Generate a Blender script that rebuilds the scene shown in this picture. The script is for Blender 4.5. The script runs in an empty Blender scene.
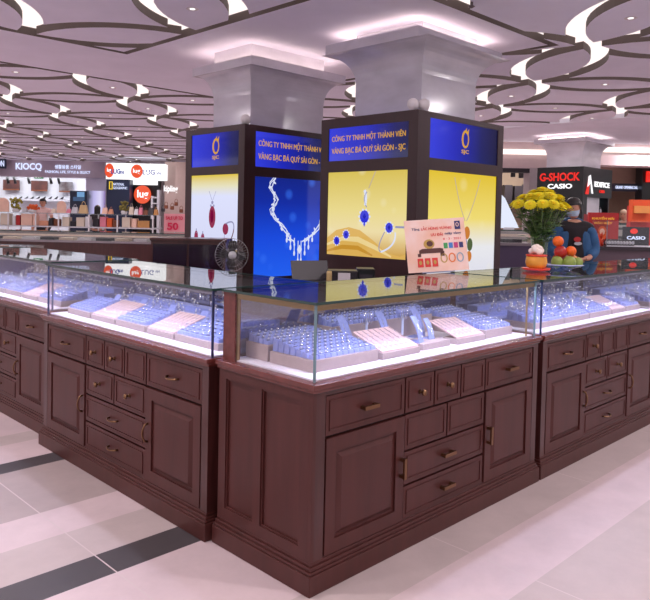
import bpy, math, random
from mathutils import Vector, Matrix
random.seed(7)
S = bpy.context.scene
COL = S.collection

# ------------------------------------------------------------------ camera
YAW, PITCH, ROLL, FPX, CYP = .7876, .035, .0216, 697.7, 240.4
CAM = Vector((-1.8501, -1.9, 1.45))
F3 = Vector((math.cos(YAW)*math.cos(PITCH), math.sin(YAW)*math.cos(PITCH), -math.sin(PITCH)))
_R = Vector((math.sin(YAW), -math.cos(YAW), 0)); _U = _R.cross(F3)
R3 = _R*math.cos(ROLL) + _U*math.sin(ROLL); U3 = -_R*math.sin(ROLL) + _U*math.cos(ROLL)
cd = bpy.data.cameras.new('camera'); cam = bpy.data.objects.new('camera', cd); COL.objects.link(cam)
cd.sensor_width = 36; cd.lens = FPX*36/650; cd.shift_y = -(300-CYP)/650; cd.clip_end = 200; cd.clip_start = .05
cam.matrix_world = Matrix(((R3.x, U3.x, -F3.x, CAM.x), (R3.y, U3.y, -F3.y, CAM.y), (R3.z, U3.z, -F3.z, CAM.z), (0, 0, 0, 1)))
S.camera = cam

# ------------------------------------------------------------------ world, light, exposure
w = bpy.data.worlds.new('world'); S.world = w; w.use_nodes = True
w.node_tree.nodes['Background'].inputs[0].default_value = (.96, .93, 1, 1)
w.node_tree.nodes['Background'].inputs[1].default_value = .58
S.view_settings.view_transform = 'Standard'; S.view_settings.look = 'None'
S.view_settings.gamma = 1; S.view_settings.use_curve_mapping = False
S.view_settings.exposure = 0.0
DOWN_POWER = 36
CASE_POWER = 4.2
COVE = 9.0
SLOT = 1.2

def area(name, loc, rot, sx, sy, power, color, disk=False):
    l = bpy.data.lights.new(name, 'AREA'); l.energy = power; l.color = color
    l.shape = 'DISK' if disk else 'RECTANGLE'; l.size = sx
    if not disk: l.size_y = sy
    o = bpy.data.objects.new(name, l); COL.objects.link(o); o.location = loc; o.rotation_euler = rot
    return o
# recessed ceiling downlights of the mall (bigger fittings over the aisles behind the camera and beyond)
ZC = 3.22
KS = (ZC-1.45)/1.9      # the ceiling pattern was measured for a height of 3.35 m
def ks(x, y): return (CAM.x+(x-CAM.x)*KS, CAM.y+(y-CAM.y)*KS)
for (x, y) in [(-1.2, 1.0), (-1.2, 4.2), (1.0, -1.6), (4.2, -1.2), (-4, -3.5), (-3.4, 1.2), (.2, -4.6), (7.2, -.8), (7.5, 3.2), (1.4, 8.8), (5.0, 8.0),
               (-.8, 8.2), (9.6, 1.0), (6, 13), (10.5, 12), (3, 14), (9.2, 17.5), (6.5, 19.5), (11.2, 7.6), (14, 4), (15, 0), (13.2, -1.5)]:
    area('downlight_lamp', (x, y, ZC-.012), (0, 0, 0), .16, 0, DOWN_POWER, (1, .9, .93), True)

# ------------------------------------------------------------------ materials
def srgb(r, g, b):
    f = lambda c: (c/255/12.92 if c/255 <= .04045 else ((c/255+.055)/1.055)**2.4)
    return (f(r), f(g), f(b), 1)
MATS = {}
def mat(name, col, rough=.5, metal=0, noise=0, nscale=8, stretch=None, spec=None, coat=0, bump=0, col2=None):
    if name in MATS: return MATS[name]
    m = bpy.data.materials.new(name); m.use_nodes = True; nt = m.node_tree; b = nt.nodes['Principled BSDF']
    b.inputs['Roughness'].default_value = rough; b.inputs['Metallic'].default_value = metal
    if coat: b.inputs['Coat Weight'].default_value = coat; b.inputs['Coat Roughness'].default_value = .12
    if spec is not None: b.inputs['Specular IOR Level'].default_value = spec
    tc = nt.nodes.new('ShaderNodeTexCoord'); n = nt.nodes.new('ShaderNodeTexNoise'); r = nt.nodes.new('ShaderNodeValToRGB')
    mp = nt.nodes.new('ShaderNodeMapping'); n.inputs['Scale'].default_value = nscale; n.inputs['Detail'].default_value = 4
    if stretch: mp.inputs['Scale'].default_value = stretch
    k = noise or .04
    c1 = tuple(max(0, c*(1-k)) for c in col[:3])+(1,); c2 = col2 or tuple(min(1, c*(1+k)) for c in col[:3])+(1,)
    r.color_ramp.elements[0].color = c1; r.color_ramp.elements[1].color = c2
    r.color_ramp.elements[0].position = .3; r.color_ramp.elements[1].position = .7
    nt.links.new(tc.outputs['Object'], mp.inputs[0]); nt.links.new(mp.outputs[0], n.inputs['Vector'])
    nt.links.new(n.outputs['Fac'], r.inputs[0]); nt.links.new(r.outputs[0], b.inputs['Base Color'])
    if bump:
        bp = nt.nodes.new('ShaderNodeBump'); bp.inputs['Strength'].default_value = bump; bp.inputs['Distance'].default_value = .002
        nt.links.new(n.outputs['Fac'], bp.inputs['Height']); nt.links.new(bp.outputs[0], b.inputs['Normal'])
    MATS[name] = m; return m
def emis(name, col, strength=1, c2=None, axis=None, stops=None, blotch=None):
    """something that gives off light; an optional colour gradient along one object axis"""
    if name in MATS: return MATS[name]
    m = bpy.data.materials.new(name); m.use_nodes = True; nt = m.node_tree; nt.nodes.clear()
    o = nt.nodes.new('ShaderNodeOutputMaterial'); e = nt.nodes.new('ShaderNodeEmission'); e.inputs[1].default_value = strength
    g = nt.nodes.new('ShaderNodeBsdfGlossy'); g.inputs['Roughness'].default_value = .08; g.inputs['Color'].default_value = (.06, .06, .06, 1)
    add = nt.nodes.new('ShaderNodeAddShader')
    nt.links.new(e.outputs[0], add.inputs[0]); nt.links.new(g.outputs[0], add.inputs[1]); nt.links.new(add.outputs[0], o.inputs[0])
    e.inputs[0].default_value = col
    if stops:
        tc = nt.nodes.new('ShaderNodeTexCoord'); sp = nt.nodes.new('ShaderNodeSeparateXYZ'); r = nt.nodes.new('ShaderNodeValToRGB')
        nt.links.new(tc.outputs['Generated'], sp.inputs[0]); nt.links.new(sp.outputs[axis], r.inputs[0])
        cr = r.color_ramp
        for i, (p, c) in enumerate(stops):
            el = cr.elements[i] if i < 2 else cr.elements.new(p)
            el.position = p; el.color = c
        src = r.outputs[0]
        if blotch:
            v = nt.nodes.new('ShaderNodeTexVoronoi'); v.inputs['Scale'].default_value = blotch[0]
            rr = nt.nodes.new('ShaderNodeValToRGB'); rr.color_ramp.elements[0].position = .12; rr.color_ramp.elements[1].position = .3
            rr.color_ramp.elements[0].color = (blotch[2],)*3+(1,); rr.color_ramp.elements[1].color = (0, 0, 0, 1)
            nt.links.new(tc.outputs['Object'], v.inputs['Vector']); nt.links.new(v.outputs['Distance'], rr.inputs[0])
            mx = nt.nodes.new('ShaderNodeMixRGB'); mx.inputs[2].default_value = blotch[1]
            nt.links.new(rr.outputs[0], mx.inputs[0]); nt.links.new(src, mx.inputs[1]); src = mx.outputs[0]
        nt.links.new(src, e.inputs[0])
    MATS[name] = m; return m
def glass(name, tint=(1, 1, 1, 1), ior=1.5, extra=0):
    if name in MATS: return MATS[name]
    m = bpy.data.materials.new(name); m.use_nodes = True; nt = m.node_tree; nt.nodes.clear()
    o = nt.nodes.new('ShaderNodeOutputMaterial'); t = nt.nodes.new('ShaderNodeBsdfTransparent'); g = nt.nodes.new('ShaderNodeBsdfGlossy')
    g.inputs['Roughness'].default_value = .01; t.inputs[0].default_value = tint
    fr = nt.nodes.new('ShaderNodeFresnel'); fr.inputs[0].default_value = ior
    ge = nt.nodes.new('ShaderNodeNewGeometry'); mr = nt.nodes.new('ShaderNodeMapRange')      # panes are thin slabs: no inner mirror at the far face
    mr.inputs[3].default_value = ior; mr.inputs[4].default_value = 1/ior
    nt.links.new(ge.outputs['Backfacing'], mr.inputs[0]); nt.links.new(mr.outputs[0], fr.inputs[0])
    ma = nt.nodes.new('ShaderNodeMath'); ma.operation = 'ADD'; ma.inputs[1].default_value = extra; ma.use_clamp = True
    mx = nt.nodes.new('ShaderNodeMixShader')
    nt.links.new(fr.outputs[0], ma.inputs[0]); nt.links.new(ma.outputs[0], mx.inputs[0])
    nt.links.new(t.outputs[0], mx.inputs[1]); nt.links.new(g.outputs[0], mx.inputs[2]); nt.links.new(mx.outputs[0], o.inputs[0])
    MATS[name] = m; return m

WOOD = mat('mahogany', srgb(78, 39, 36), .4, noise=.14, nscale=4, stretch=(5, 5, .5), spec=.4)
WOODD = mat('mahogany_dark', srgb(70, 34, 32), .3, noise=.25, nscale=5, stretch=(6, 6, .6), coat=.25)
WOODT = mat('mahogany_top', srgb(104, 48, 44), .25, noise=.18, nscale=4, stretch=(1, 6, 6), coat=.4)
GAP = mat('shadow_gap', srgb(24, 12, 12), .8)
BRASS = mat('aged_brass', srgb(136, 104, 78), .36, 1)
BRASSR = mat('brass_rail', srgb(150, 125, 85), .35, .7)
GLASS = glass('clear_glass')
GTOP = glass('top_glass', (.93, .97, .95, 1))
GEDGE = mat('glass_edge', srgb(40, 66, 62), .15, spec=.8)
GPOST = mat('glass_joint', srgb(112, 140, 150), .15, spec=.8)
GDARK = mat('glass_joint_dark', srgb(48, 58, 96), .2, spec=.6)
DECK = mat('case_deck', srgb(232, 226, 240), .45)
BACKM = glass('mirror_door', (.55, .6, .75, 1), 1.5, .35)
CEIL = mat('ceiling_paint', srgb(230, 226, 242), .85, nscale=2)
FIN = mat('ceiling_fin', srgb(92, 78, 76), .7)
MARB = mat('marble', srgb(216, 212, 222), .16, noise=.13, nscale=2.2, stretch=(1, 1, 2.4), coat=.2)
FRAME = mat('kiosk_frame', srgb(54, 24, 28), .4, noise=.15, nscale=4, stretch=(5, 5, .6))
WHITE = mat('white_paint', srgb(225, 222, 226), .5)
GLOBE = mat('globe_plastic', srgb(232, 225, 228), .35)
BLACK = mat('black_plastic', srgb(22, 22, 25), .35)
GOLDE = emis('gold_letter', srgb(226, 168, 52), .85)
TRAY = mat('tray_beige', srgb(178, 160, 162), .6, nscale=30)
PINKPAD = mat('pad_pink', srgb(214, 182, 186), .7, nscale=40)
PADBLUE = mat('pad_blue', srgb(146, 158, 222), .75, nscale=60, noise=.1)
SILVER = mat('silver', srgb(235, 235, 240), .14, 1)
STONE = mat('stone', srgb(240, 244, 255), .05, spec=1)

# ------------------------------------------------------------------ mesh helper
class MB:
    def __init__(s): s.v = []; s.f = []; s.m = []; s.ms = []; s.sm = []
    def mi(s, m):
        if m not in s.ms: s.ms.append(m)
        return s.ms.index(m)
    def add(s, vs, fs, m, smooth=False, M=None):
        o = len(s.v)
        s.v += [tuple(M @ Vector(p)) if M else tuple(p) for p in vs]
        k = s.mi(m)
        for f in fs: s.f.append([i+o for i in f]); s.m.append(k); s.sm.append(smooth)
        return s
    def box(s, x0, x1, y0, y1, z0, z1, m, M=None):
        vs = [(x, y, z) for z in (z0, z1) for y in (y0, y1) for x in (x0, x1)]
        return s.add(vs, [(0, 2, 3, 1), (4, 5, 7, 6), (0, 1, 5, 4), (2, 6, 7, 3), (0, 4, 6, 2), (1, 3, 7, 5)], m, M=M)
    def frustum(s, x0, x1, z0, z1, y0, y1, ins, m, M=None):
        """raised field on a front facing -y: base rectangle at y0, inset rectangle at y1"""
        a = [(x0, y0, z0), (x1, y0, z0), (x1, y0, z1), (x0, y0, z1)]
        b = [(x0+ins, y1, z0+ins), (x1-ins, y1, z0+ins), (x1-ins, y1, z1-ins), (x0+ins, y1, z1-ins)]
        return s.add(a+b, [(4, 5, 6, 7), (0, 1, 5, 4), (1, 2, 6, 5), (2, 3, 7, 6), (3, 0, 4, 7)], m, M=M)
    def prism(s, poly, z0, z1, m, mside=None, M=None):
        n = len(poly)
        s.add([(p[0], p[1], z0) for p in poly]+[(p[0], p[1], z1) for p in poly], [list(range(n))[::-1], [n+i for i in range(n)]], m, M=M)
        s.add([(p[0], p[1], z0) for p in poly]+[(p[0], p[1], z1) for p in poly], [(i, (i+1) % n, n+(i+1) % n, n+i) for i in range(n)], mside or m, M=M)
        return s
    def lathe(s, prof, m, n=20, M=None, smooth=True):
        vs = []; fs = []
        for r, z in prof:
            for i in range(n): a = 2*math.pi*i/n; vs.append((r*math.cos(a), r*math.sin(a), z))
        for j in range(len(prof)-1):
            for i in range(n): fs.append((j*n+i, j*n+(i+1) % n, (j+1)*n+(i+1) % n, (j+1)*n+i))
        if prof[0][0] > 1e-4: fs.append(list(range(n))[::-1])
        if prof[-1][0] > 1e-4: fs.append([(len(prof)-1)*n+i for i in range(n)])
        return s.add(vs, fs, m, smooth, M)
    def ball(s, c, r, m, n=14, sq=(1, 1, 1), M=None):
        k = n//2; T = Matrix.Translation(c) @ Matrix.Diagonal((r*sq[0], r*sq[1], r*sq[2], 1))
        if M: T = M @ T
        return s.lathe([(max(1e-5, math.sin(math.pi*j/k)), -math.cos(math.pi*j/k)) for j in range(k+1)], m, n, T)
    def tube(s, pts, r, m, n=8, M=None, closed=False):
        pts = [Vector(p) for p in pts]; rs = r if isinstance(r, (list, tuple)) else [r]*len(pts); vs = []; fs = []; N = len(pts)
        for j, p in enumerate(pts):
            if closed: t = pts[(j+1) % N]-pts[j-1]
            else: t = pts[min(j+1, N-1)]-pts[max(j-1, 0)]
            t.normalize(); a = t.cross(Vector((0, 0, 1)))
            if a.length < .1: a = t.cross(Vector((0, 1, 0)))
            a.normalize(); b = t.cross(a)
            for i in range(n):
                q = 2*math.pi*i/n; vs.append(p+(a*math.cos(q)+b*math.sin(q))*rs[j])
        for j in range(N if closed else N-1):
            k = (j+1) % N
            for i in range(n): fs.append((j*n+i, j*n+(i+1) % n, k*n+(i+1) % n, k*n+i))
        if not closed: fs += [list(range(n))[::-1], [(N-1)*n+i for i in range(n)]]
        return s.add(vs, fs, m, True, M)
    def mesh(s, name):
        me = bpy.data.meshes.new(name); me.from_pydata(s.v, [], s.f)
        for m in s.ms: me.materials.append(m)
        me.polygons.foreach_set('material_index', s.m); me.polygons.foreach_set('use_smooth', s.sm); me.update(); return me
    def build(s, name, parent=None, kind=None, M=None, bevel=0, label=None):
        o = bpy.data.objects.new(name, s.mesh(name)); COL.objects.link(o)
        if parent: o.parent = parent
        if kind: o['kind'] = kind
        if label: o['label'] = label
        if M: o.matrix_local = M
        if bevel:
            b = o.modifiers.new('bevel', 'BEVEL'); b.width = bevel; b.segments = 2; b.limit_method = 'ANGLE'
        return o
def tag(o, label, cat, group=None):
    o['label'] = label; o['category'] = cat
    if group: o['group'] = group
    return o
def thing(name, label, cat, M=None, group=None):
    o = bpy.data.objects.new(name, None); COL.objects.link(o); o.empty_display_size = .1
    if M: o.matrix_world = M
    return tag(o, label, cat, group)
def dup(o, M=None, label=None, group=None, parent=None):
    c = o.copy(); COL.objects.link(c)
    if parent: c.parent = parent
    if M is not None: c.matrix_local = M
    if label: c['label'] = label
    if group: c['group'] = group
    for ch in list(o.children): dup(ch, parent=c)
    return c
def T(x, y, z=0, rz=0): return Matrix.Translation((x, y, z)) @ Matrix.Rotation(rz, 4, 'Z')
def text_obj(txt, m, width=None, height=None, parent=None, M=None, depth=.004, bold=0, name='lettering', align='CENTER', lines=1):
    """lettering as a mesh in the local XZ plane, facing -y"""
    c = bpy.data.curves.new('t', 'FONT'); c.body = txt; c.align_x = align; c.align_y = 'CENTER'; c.extrude = depth/2; c.offset = bold; c.resolution_u = 3
    o = bpy.data.objects.new('t', c); COL.objects.link(o)
    dg = bpy.context.evaluated_depsgraph_get(); dg.update()
    me = bpy.data.meshes.new_from_object(o.evaluated_get(dg)); bpy.data.objects.remove(o)
    xs = [v.co.x for v in me.vertices]; ys = [v.co.y for v in me.vertices]
    w_, h_ = max(xs)-min(xs), max(ys)-min(ys)
    sx = width/w_ if width else None; sy = height/h_ if height else None
    sx = sx or sy; sy = sy or sx
    mx, my = (max(xs)+min(xs))/2, (max(ys)+min(ys))/2
    if align == 'LEFT': mx = min(xs)
    for v in me.vertices: v.co = Vector(((v.co.x-mx)*sx, -v.co.z, (v.co.y-my)*sy))
    me.materials.clear(); me.materials.append(m)
    r = bpy.data.objects.new(name, me); COL.objects.link(r)
    if parent: r.parent = parent
    if M: r.matrix_local = M
    return r

# camera-facing frame for things far away: x to the right, y away, z up
CF = Matrix(((_R.x, math.cos(YAW), 0, CAM.x), (_R.y, math.sin(YAW), 0, CAM.y), (0, 0, 1, 0), (0, 0, 0, 1)))
CFI = CF.inverted()
def P(px, py, D):
    """point of the place seen at that pixel, D metres away -> CF frame"""
    w_ = CAM + (F3 + R3*((px-325)/FPX) - U3*((py-CYP)/FPX))*D
    return CFI @ w_

# ------------------------------------------------------------------ floor
def floor_mat():
    m = bpy.data.materials.new('floor_tiles'); m.use_nodes = True; nt = m.node_tree; b = nt.nodes['Principled BSDF']; L = nt.links.new
    tc = nt.nodes.new('ShaderNodeTexCoord'); sp = nt.nodes.new('ShaderNodeSeparateXYZ'); L(tc.outputs['Object'], sp.inputs[0])
    mr = nt.nodes.new('ShaderNodeMapRange'); mr.inputs[1].default_value = -3; mr.inputs[2].default_value = 5; L(sp.outputs['Y'], mr.inputs[0])
    # period bands across Y
    cr = nt.nodes.new('ShaderNodeValToRGB'); cr.color_ramp.interpolation = 'CONSTANT'; L(mr.outputs[0], cr.inputs[0])
    pink = srgb(208, 188, 191); gray = srgb(190, 174, 173); lg = srgb(174, 158, 157); dark = srgb(76, 70, 73); pale = srgb(214, 196, 196)
    bands = [(-3, gray), (-2.2, pink), (-1.6, lg), (-1.0, gray), (-.58, pink), (-.28, gray), (0, pink), (.6, dark), (.79, gray), (1.07, pink), (1.375, lg), (1.97, dark), (2.14, pink), (2.46, gray),
             (2.65, pink), (3.6, lg), (4.2, pink)]
    e = cr.color_ramp.elements
    while len(e) < len(bands): e.new(.99)
    for i, (y, c) in enumerate(bands): e[i].position = (y+3)/8; e[i].color = c
    n = nt.nodes.new('ShaderNodeTexNoise'); n.inputs['Scale'].default_value = 3; n.inputs['Detail'].default_value = 8; n.inputs['Roughness'].default_value = .7
    L(tc.outputs['Object'], n.inputs['Vector'])
    mm = nt.nodes.new('ShaderNodeMapRange'); mm.inputs[1].default_value = .3; mm.inputs[2].default_value = .7; mm.inputs[3].default_value = .9; mm.inputs[4].default_value = 1.08
    L(n.outputs['Fac'], mm.inputs[0])
    mul = nt.nodes.new('ShaderNodeMixRGB'); mul.blend_type = 'MULTIPLY'; mul.inputs[0].default_value = 1; L(cr.outputs[0], mul.inputs[1]); L(mm.outputs[0], mul.inputs[2])
    # joints across X every 1.2 m
    ax = nt.nodes.new('ShaderNodeMath'); ax.operation = 'ADD'; ax.inputs[1].default_value = 48.48; L(sp.outputs['X'], ax.inputs[0])
    mo = nt.nodes.new('ShaderNodeMath'); mo.operation = 'MODULO'; mo.inputs[1].default_value = 1.2; L(ax.outputs[0], mo.inputs[0])
    lt = nt.nodes.new('ShaderNodeMath'); lt.operation = 'LESS_THAN'; lt.inputs[1].default_value = .006; L(mo.outputs[0], lt.inputs[0])
    jm = nt.nodes.new('ShaderNodeMixRGB'); jm.inputs[2].default_value = srgb(206, 190, 190); L(lt.outputs[0], jm.inputs[0]); L(mul.outputs[0], jm.inputs[1])
    L(jm.outputs[0], b.inputs['Base Color']); b.inputs['Roughness'].default_value = .42; b.inputs['Specular IOR Level'].default_value = .35
    return m
MB().box(-9, 34, -9, 34, -.05, 0, floor_mat()).build('floor', kind='structure')

# ------------------------------------------------------------------ ceiling: flower-of-circles slots
SLOTM = emis('slot_light', (1, .88, .85, 1), SLOT)
Lc = 2.09; U0 = 5.0; V0 = 2.82; rc = Lc/math.sqrt(2); WS = .2; ZT = ZC+.082
def uv2xy(u, v):
    u = 4.97+(u-U0)*2.11/Lc; v = 2.82+(v-V0)*2.04/Lc
    return ks((u+v)/math.sqrt(2), (u-v)/math.sqrt(2))
def lens(cx_, cy_, along_u):
    """intersection of two circles shrunk by half a slot; tips along u or along v"""
    r = rc-WS/2; h = Lc/2; t = math.sqrt(r*r-h*h); a = math.asin(t/r); pts = []
    N = 12
    for k in range(N+1): q = -a+2*a*k/N; pts.append((r*math.cos(q)-h, r*math.sin(q)))
    for k in range(1, N): q = math.pi-a+2*a*k/N; pts.append((r*math.cos(q)+h, r*math.sin(q)))
    return [(cx_+(y if along_u else x), cy_+(x if along_u else -y)) for x, y in pts] if along_u else [(cx_+x, cy_+y) for x, y in pts]
def star(cx_, cy_):
    R_ = rc+WS/2; L_ = Lc
    # on x=y : (x-L)^2+x^2=R^2
    d = (2*L_-math.sqrt(4*L_*L_-8*(L_*L_-R_*R_)))/4
    pts = []; N = 12
    for k4 in range(4):
        A = k4*math.pi/2; c = (L_*math.cos(A), L_*math.sin(A))
        s_ = math.atan2(d, d-L_); e_ = math.atan2(-d, d-L_)+2*math.pi
        for k in range(N):
            q = e_+(s_-e_)*k/N
            x = L_+R_*math.cos(q); y = R_*math.sin(q)
            pts.append((cx_+x*math.cos(A)-y*math.sin(A), cy_+x*math.sin(A)+y*math.cos(A)))
    return pts
def clip(poly, x0, x1, y0, y1):
    for ax, lim, sg in ((0, x0, 1), (0, x1, -1), (1, y0, 1), (1, y1, -1)):
        out = []; n = len(poly)
        for i in range(n):
            a, b = poly[i], poly[(i+1) % n]; da = (a[ax]-lim)*sg; db = (b[ax]-lim)*sg
            if da >= 0: out.append(a)
            if (da >= 0) != (db >= 0):
                t = da/(da-db); out.append((a[0]+(b[0]-a[0])*t, a[1]+(b[1]-a[1])*t))
        poly = out
        if len(poly) < 3: return []
    return poly
G = .09
REG = [(-7, 2.42-G, -9, 5.85-G), (2.42-G, 5.2+G, -9, 1.83-G), (5.2+G, 10.9, -9, 7.5+G), (-7, 17, 7.5+G, 25.5)]
def kr(r): a = ks(r[0], r[2]); b_ = ks(r[1], r[3]); return (a[0], b_[0], a[1], b_[1])
REG = [kr(r) for r in REG]
cm = MB()
def area2(p): return sum(p[i][0]*p[(i+1) % len(p)][1]-p[(i+1) % len(p)][0]*p[i][1] for i in range(len(p)))
polys = []
for i in range(-8, 15):
    for j in range(-11, 8):
        for q in (star(U0+(i+.5)*Lc, V0+(j+.5)*Lc), lens(U0+(i+.5)*Lc, V0+j*Lc, True), lens(U0+i*Lc, V0+(j+.5)*Lc, False)):
            polys.append([uv2xy(*p) for p in q])
for reg in REG:
    for p in polys:
        c = clip(p, *reg)
        if len(c) >= 3 and abs(area2(c)) > .004:
            if area2(c) < 0: c = c[::-1]
            cm.prism(c, ZC, ZT-.001, CEIL, FIN)
# flat fields round the columns, and beyond the pattern on the right
flat = [(-7, 2.42, 5.85, 7.5), (2.42, 5.2, 1.83, 7.5), (10.9+G, 36, -9, 7.5+G), (17+G, 36, 7.5+G, 36), (-7, 17, 25.6, 36)]
flat = [kr(r) for r in flat]
for x0, x1, y0, y1 in flat: cm.box(x0, x1, y0, y1, ZC, ZT-.001, CEIL)
for x0, x1, y0, y1 in flat[:2]:
    pass
fb = MB()   # dark edge bands of the flat fields
for (x0, x1, y0, y1) in [(-7, 2.42, 5.846, 5.85), (-7, 5.2, 7.5, 7.504), (2.42, 5.2, 1.826, 1.83), (5.2, 5.204, 1.83, 7.5), (2.416, 2.42, 1.83, 5.846)]:
    x0, x1, y0, y1 = kr((x0, x1, y0, y1))
    fb.box(x0, x1, y0, y1, ZC, ZT-.001, FIN)
fb.build('trim_1', kind='structure')
cm.build('ceiling', kind='structure')
MB().box(-9, 34, -9, 34, ZT, ZT+.05, SLOTM).build('trim_2', kind='structure')

# small recessed downlights seen in the ceiling
DLM = emis('downlight_glow', (1, .95, .95, 1), 1.6)
RING = mat('downlight_ring', srgb(215, 205, 208), .4)
proto = None
cells = [(i, j) for i in range(-3, 9) for j in range(-6, 5)]
kd = 0
def in_slots(x, y):
    return any(r[0]+.15 < x < r[1]-.15 and r[2]+.15 < y < r[3]-.15 for r in REG)
dl_pts = []
for (i, j) in cells:
    for (u, v) in ((U0+(i+.5)*Lc, V0+j*Lc), (U0+i*Lc, V0+(j+.5)*Lc)):
        x, y = uv2xy(u, v)
        if in_slots(x, y) and (i+2*j) % 3: dl_pts.append((x, y, (i+j) % 2))
seen = []
for (x, y, alt) in dl_pts:
    d = Vector((x, y, ZC))-CAM; z = d.dot(F3)
    if z < 2: continue
    px = 325+FPX*d.dot(R3)/z; py = CYP-FPX*d.dot(U3)/z
    if -40 < px < 690 and -30 < py < 200 and z < 17: seen.append((x, y))
for (x, y) in seen:
    if proto is None:
        b = MB(); b.lathe([(.026, 0), (.05, -.004), (.055, 0)], RING, 20)
        proto = thing('downlight', '', 'ceiling light', T(x, y, ZC))
        b.build('trim_ring', proto); MB().lathe([(1e-5, -.002), (.025, -.003), (.025, 0)], DLM, 16).build('lens', proto); o = proto
    else: o = dup(proto, T(x, y, ZC))
    o['label'] = 'small round recessed downlight inside a leaf shaped ceiling panel'; o['group'] = 'downlights in the patterned ceiling'
# detectors and sprinklers
b = MB(); b.lathe([(.06, 0), (.06, -.02), (.04, -.045), (1e-5, -.047)], WHITE, 20)
pp = CF @ P(296, 28, 5.5)
tag(b.build('smoke_detector', M=T(pp.x, pp.y, ZC)), 'white round smoke detector on the ceiling between the two marble columns', 'smoke detector')
pp = CF @ P(471, 22, 5.7); b = MB(); b.lathe([(.012, 0), (.012, -.03), (.028, -.034), (.028, -.038), (.006, -.05)], mat('sprinkler_metal', srgb(110, 100, 104), .4, .6), 12)
tag(b.build('sprinkler', M=T(pp.x, pp.y, ZC)), 'small sprinkler head on the ceiling right of the nearest column', 'sprinkler')

# ------------------------------------------------------------------ columns
COVEM = emis('cove_light', (1, .78, .68, 1), COVE)
def column(x0, x1, y0, y1, cx0, cx1, cy0, cy1, label, dz=0):
    t = thing('marble_column', label, 'column', T((x0+x1)/2, (y0+y1)/2))
    t['kind'] = 'structure'
    ox, oy = (x0+x1)/2, (y0+y1)/2
    MB().box(x0-ox, x1-ox, y0-oy, y1-oy, 0, ZC, MARB).build('shaft', t)
    b = MB(); N = 10; hx0, hx1, hy0, hy1 = x0-ox-.002, x1-ox+.002, y0-oy-.002, y1-oy+.002; e = min(x0-cx0, .24)
    def ring(k):
        q = k/N; g = e*(1-math.cos(q*math.pi/2)); z = 2.76+dz+.26*math.sin(q*math.pi/2)
        return [(hx0-g, hy0-g, z), (hx1+g, hy0-g, z), (hx1+g, hy1+g, z), (hx0-g, hy1+g, z)]
    vs = []; fs = []
    for k in range(N+1): vs += ring(k)
    for k in range(N):
        for i in range(4): fs.append((4*k+i, 4*k+(i+1) % 4, 4*k+4+(i+1) % 4, 4*k+4+i))
    b.add(vs, fs, MARB); b.box(cx0-ox, cx1-ox, cy0-oy, cy1-oy, 3.02+dz, 3.11+dz, MARB); b.build('capital', t)
    b = MB(); i_ = .07
    for (a, b_, c, d) in ((cx0+i_, cx1-i_, cy0+i_, cy0+i_+.02), (cx0+i_, cx1-i_, cy1-i_-.02, cy1-i_), (cx0+i_, cx0+i_+.02, cy0+i_+.02, cy1-i_-.02), (cx1-i_-.02, cx1-i_, cy0+i_+.02, cy1-i_-.02)):
        b.box(a-ox, b_-ox, c-oy, d-oy, 3.11+dz, 3.125+dz, COVEM)
    b.build('cove_lamp', t, label='warm light strip on top of the capital')
column(3.22, 4.09, 2.0, 2.81, 2.97, 4.33, 1.86, 2.99, 'grey marble column with flared capital inside the nearer advertising kiosk')
column(2.73, 3.79, 3.84, 4.49, 2.58, 3.95, 3.65, 4.69, 'grey marble column with flared capital inside the farther advertising kiosk', -.06)
column(11.7, 12.55, 4.44, 5.21, 11.52, 12.89, 4.3, 5.42, 'distant marble column rising above the black watch kiosk', .02)

# ------------------------------------------------------------------ advertising kiosks
def face(t, ox, oy, dirx, w_, z0, z1, m, name, off=.0):
    """panel on a kiosk side; dirx = local x direction angle seen left to right; faces local -y"""
    pass
def kiosk(X0, X1, Y0, Y1, H, label, winL, winR, arts):
    """winL: openings of the face at X=X0 (facing -X) as (y0,y1,z0,z1); winR: of the face at Y=Y0 as (x0,x1,z0,z1)"""
    t = thing('advertising_kiosk', label, 'advertising kiosk', T(X0, Y0))
    th = .1; b = MB(); W_, D_ = X1-X0, Y1-Y0
    def wall(wins, Lx, M):
        (a, c, zs0, zs1), (_, _, zp0, zp1) = wins   # sign over picture, same x span
        for (x0, x1, z0, z1) in ((0, a, 0, H), (c, Lx, 0, H), (a, c, zs1, H), (a, c, zp1, zs0), (a, c, 0, zp0)):
            b.box(x0, x1, 0, th, z0, z1, FRAME, M)
    ML = Matrix.Translation((-.002, D_-.002, 0)) @ Matrix.Rotation(-math.pi/2, 4, 'Z')     # local x -> -Y, local y -> +X
    MR = Matrix.Identity(4)
    wl = [(Y1-y1-.002, Y1-y0-.002, z0, z1) for (y0, y1, z0, z1) in winL]; wr = [(x0-X0, x1-X0, z0, z1) for (x0, x1, z0, z1) in winR]
    wall(wl, D_-.004, ML); wall(wr, W_, MR)
    b.box(.001, W_-.001, D_-th, D_, 0, H-.001, FRAME); b.box(W_-th, W_-.001, th+.001, D_-th-.001, 0, H-.001, FRAME)
    b.build('frame', t)
    for (wins, M, key) in ((wl, ML, 'L'), (wr, MR, 'R')):
        for k, (a, c, z0, z1) in enumerate(wins):
            ins = .01
            Mo = M @ Matrix.Translation((0, ins, 0))
            art = arts[key][k]
            o = MB().box(0, c-a, 0, .03, 0, z1-z0, art[0]).build('sign_panel' if k == 0 else 'light_box', t, M=Mo @ Matrix.Translation((a, 0, z0)))
            art[1](o, c-a, z1-z0)
    return t
def sign_stops(a, b_, c): return [(0, a), (.45, b_), (1, c)]
def tx(parent, s, x, z, w_=None, h=None, m=GOLDE, y=-.003, depth=.003, bold=.012, name='lettering', align='CENTER'):
    return text_obj(s, m, w_, h, parent, Matrix.Translation((x, y, z)), depth, bold, name, align)
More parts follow.
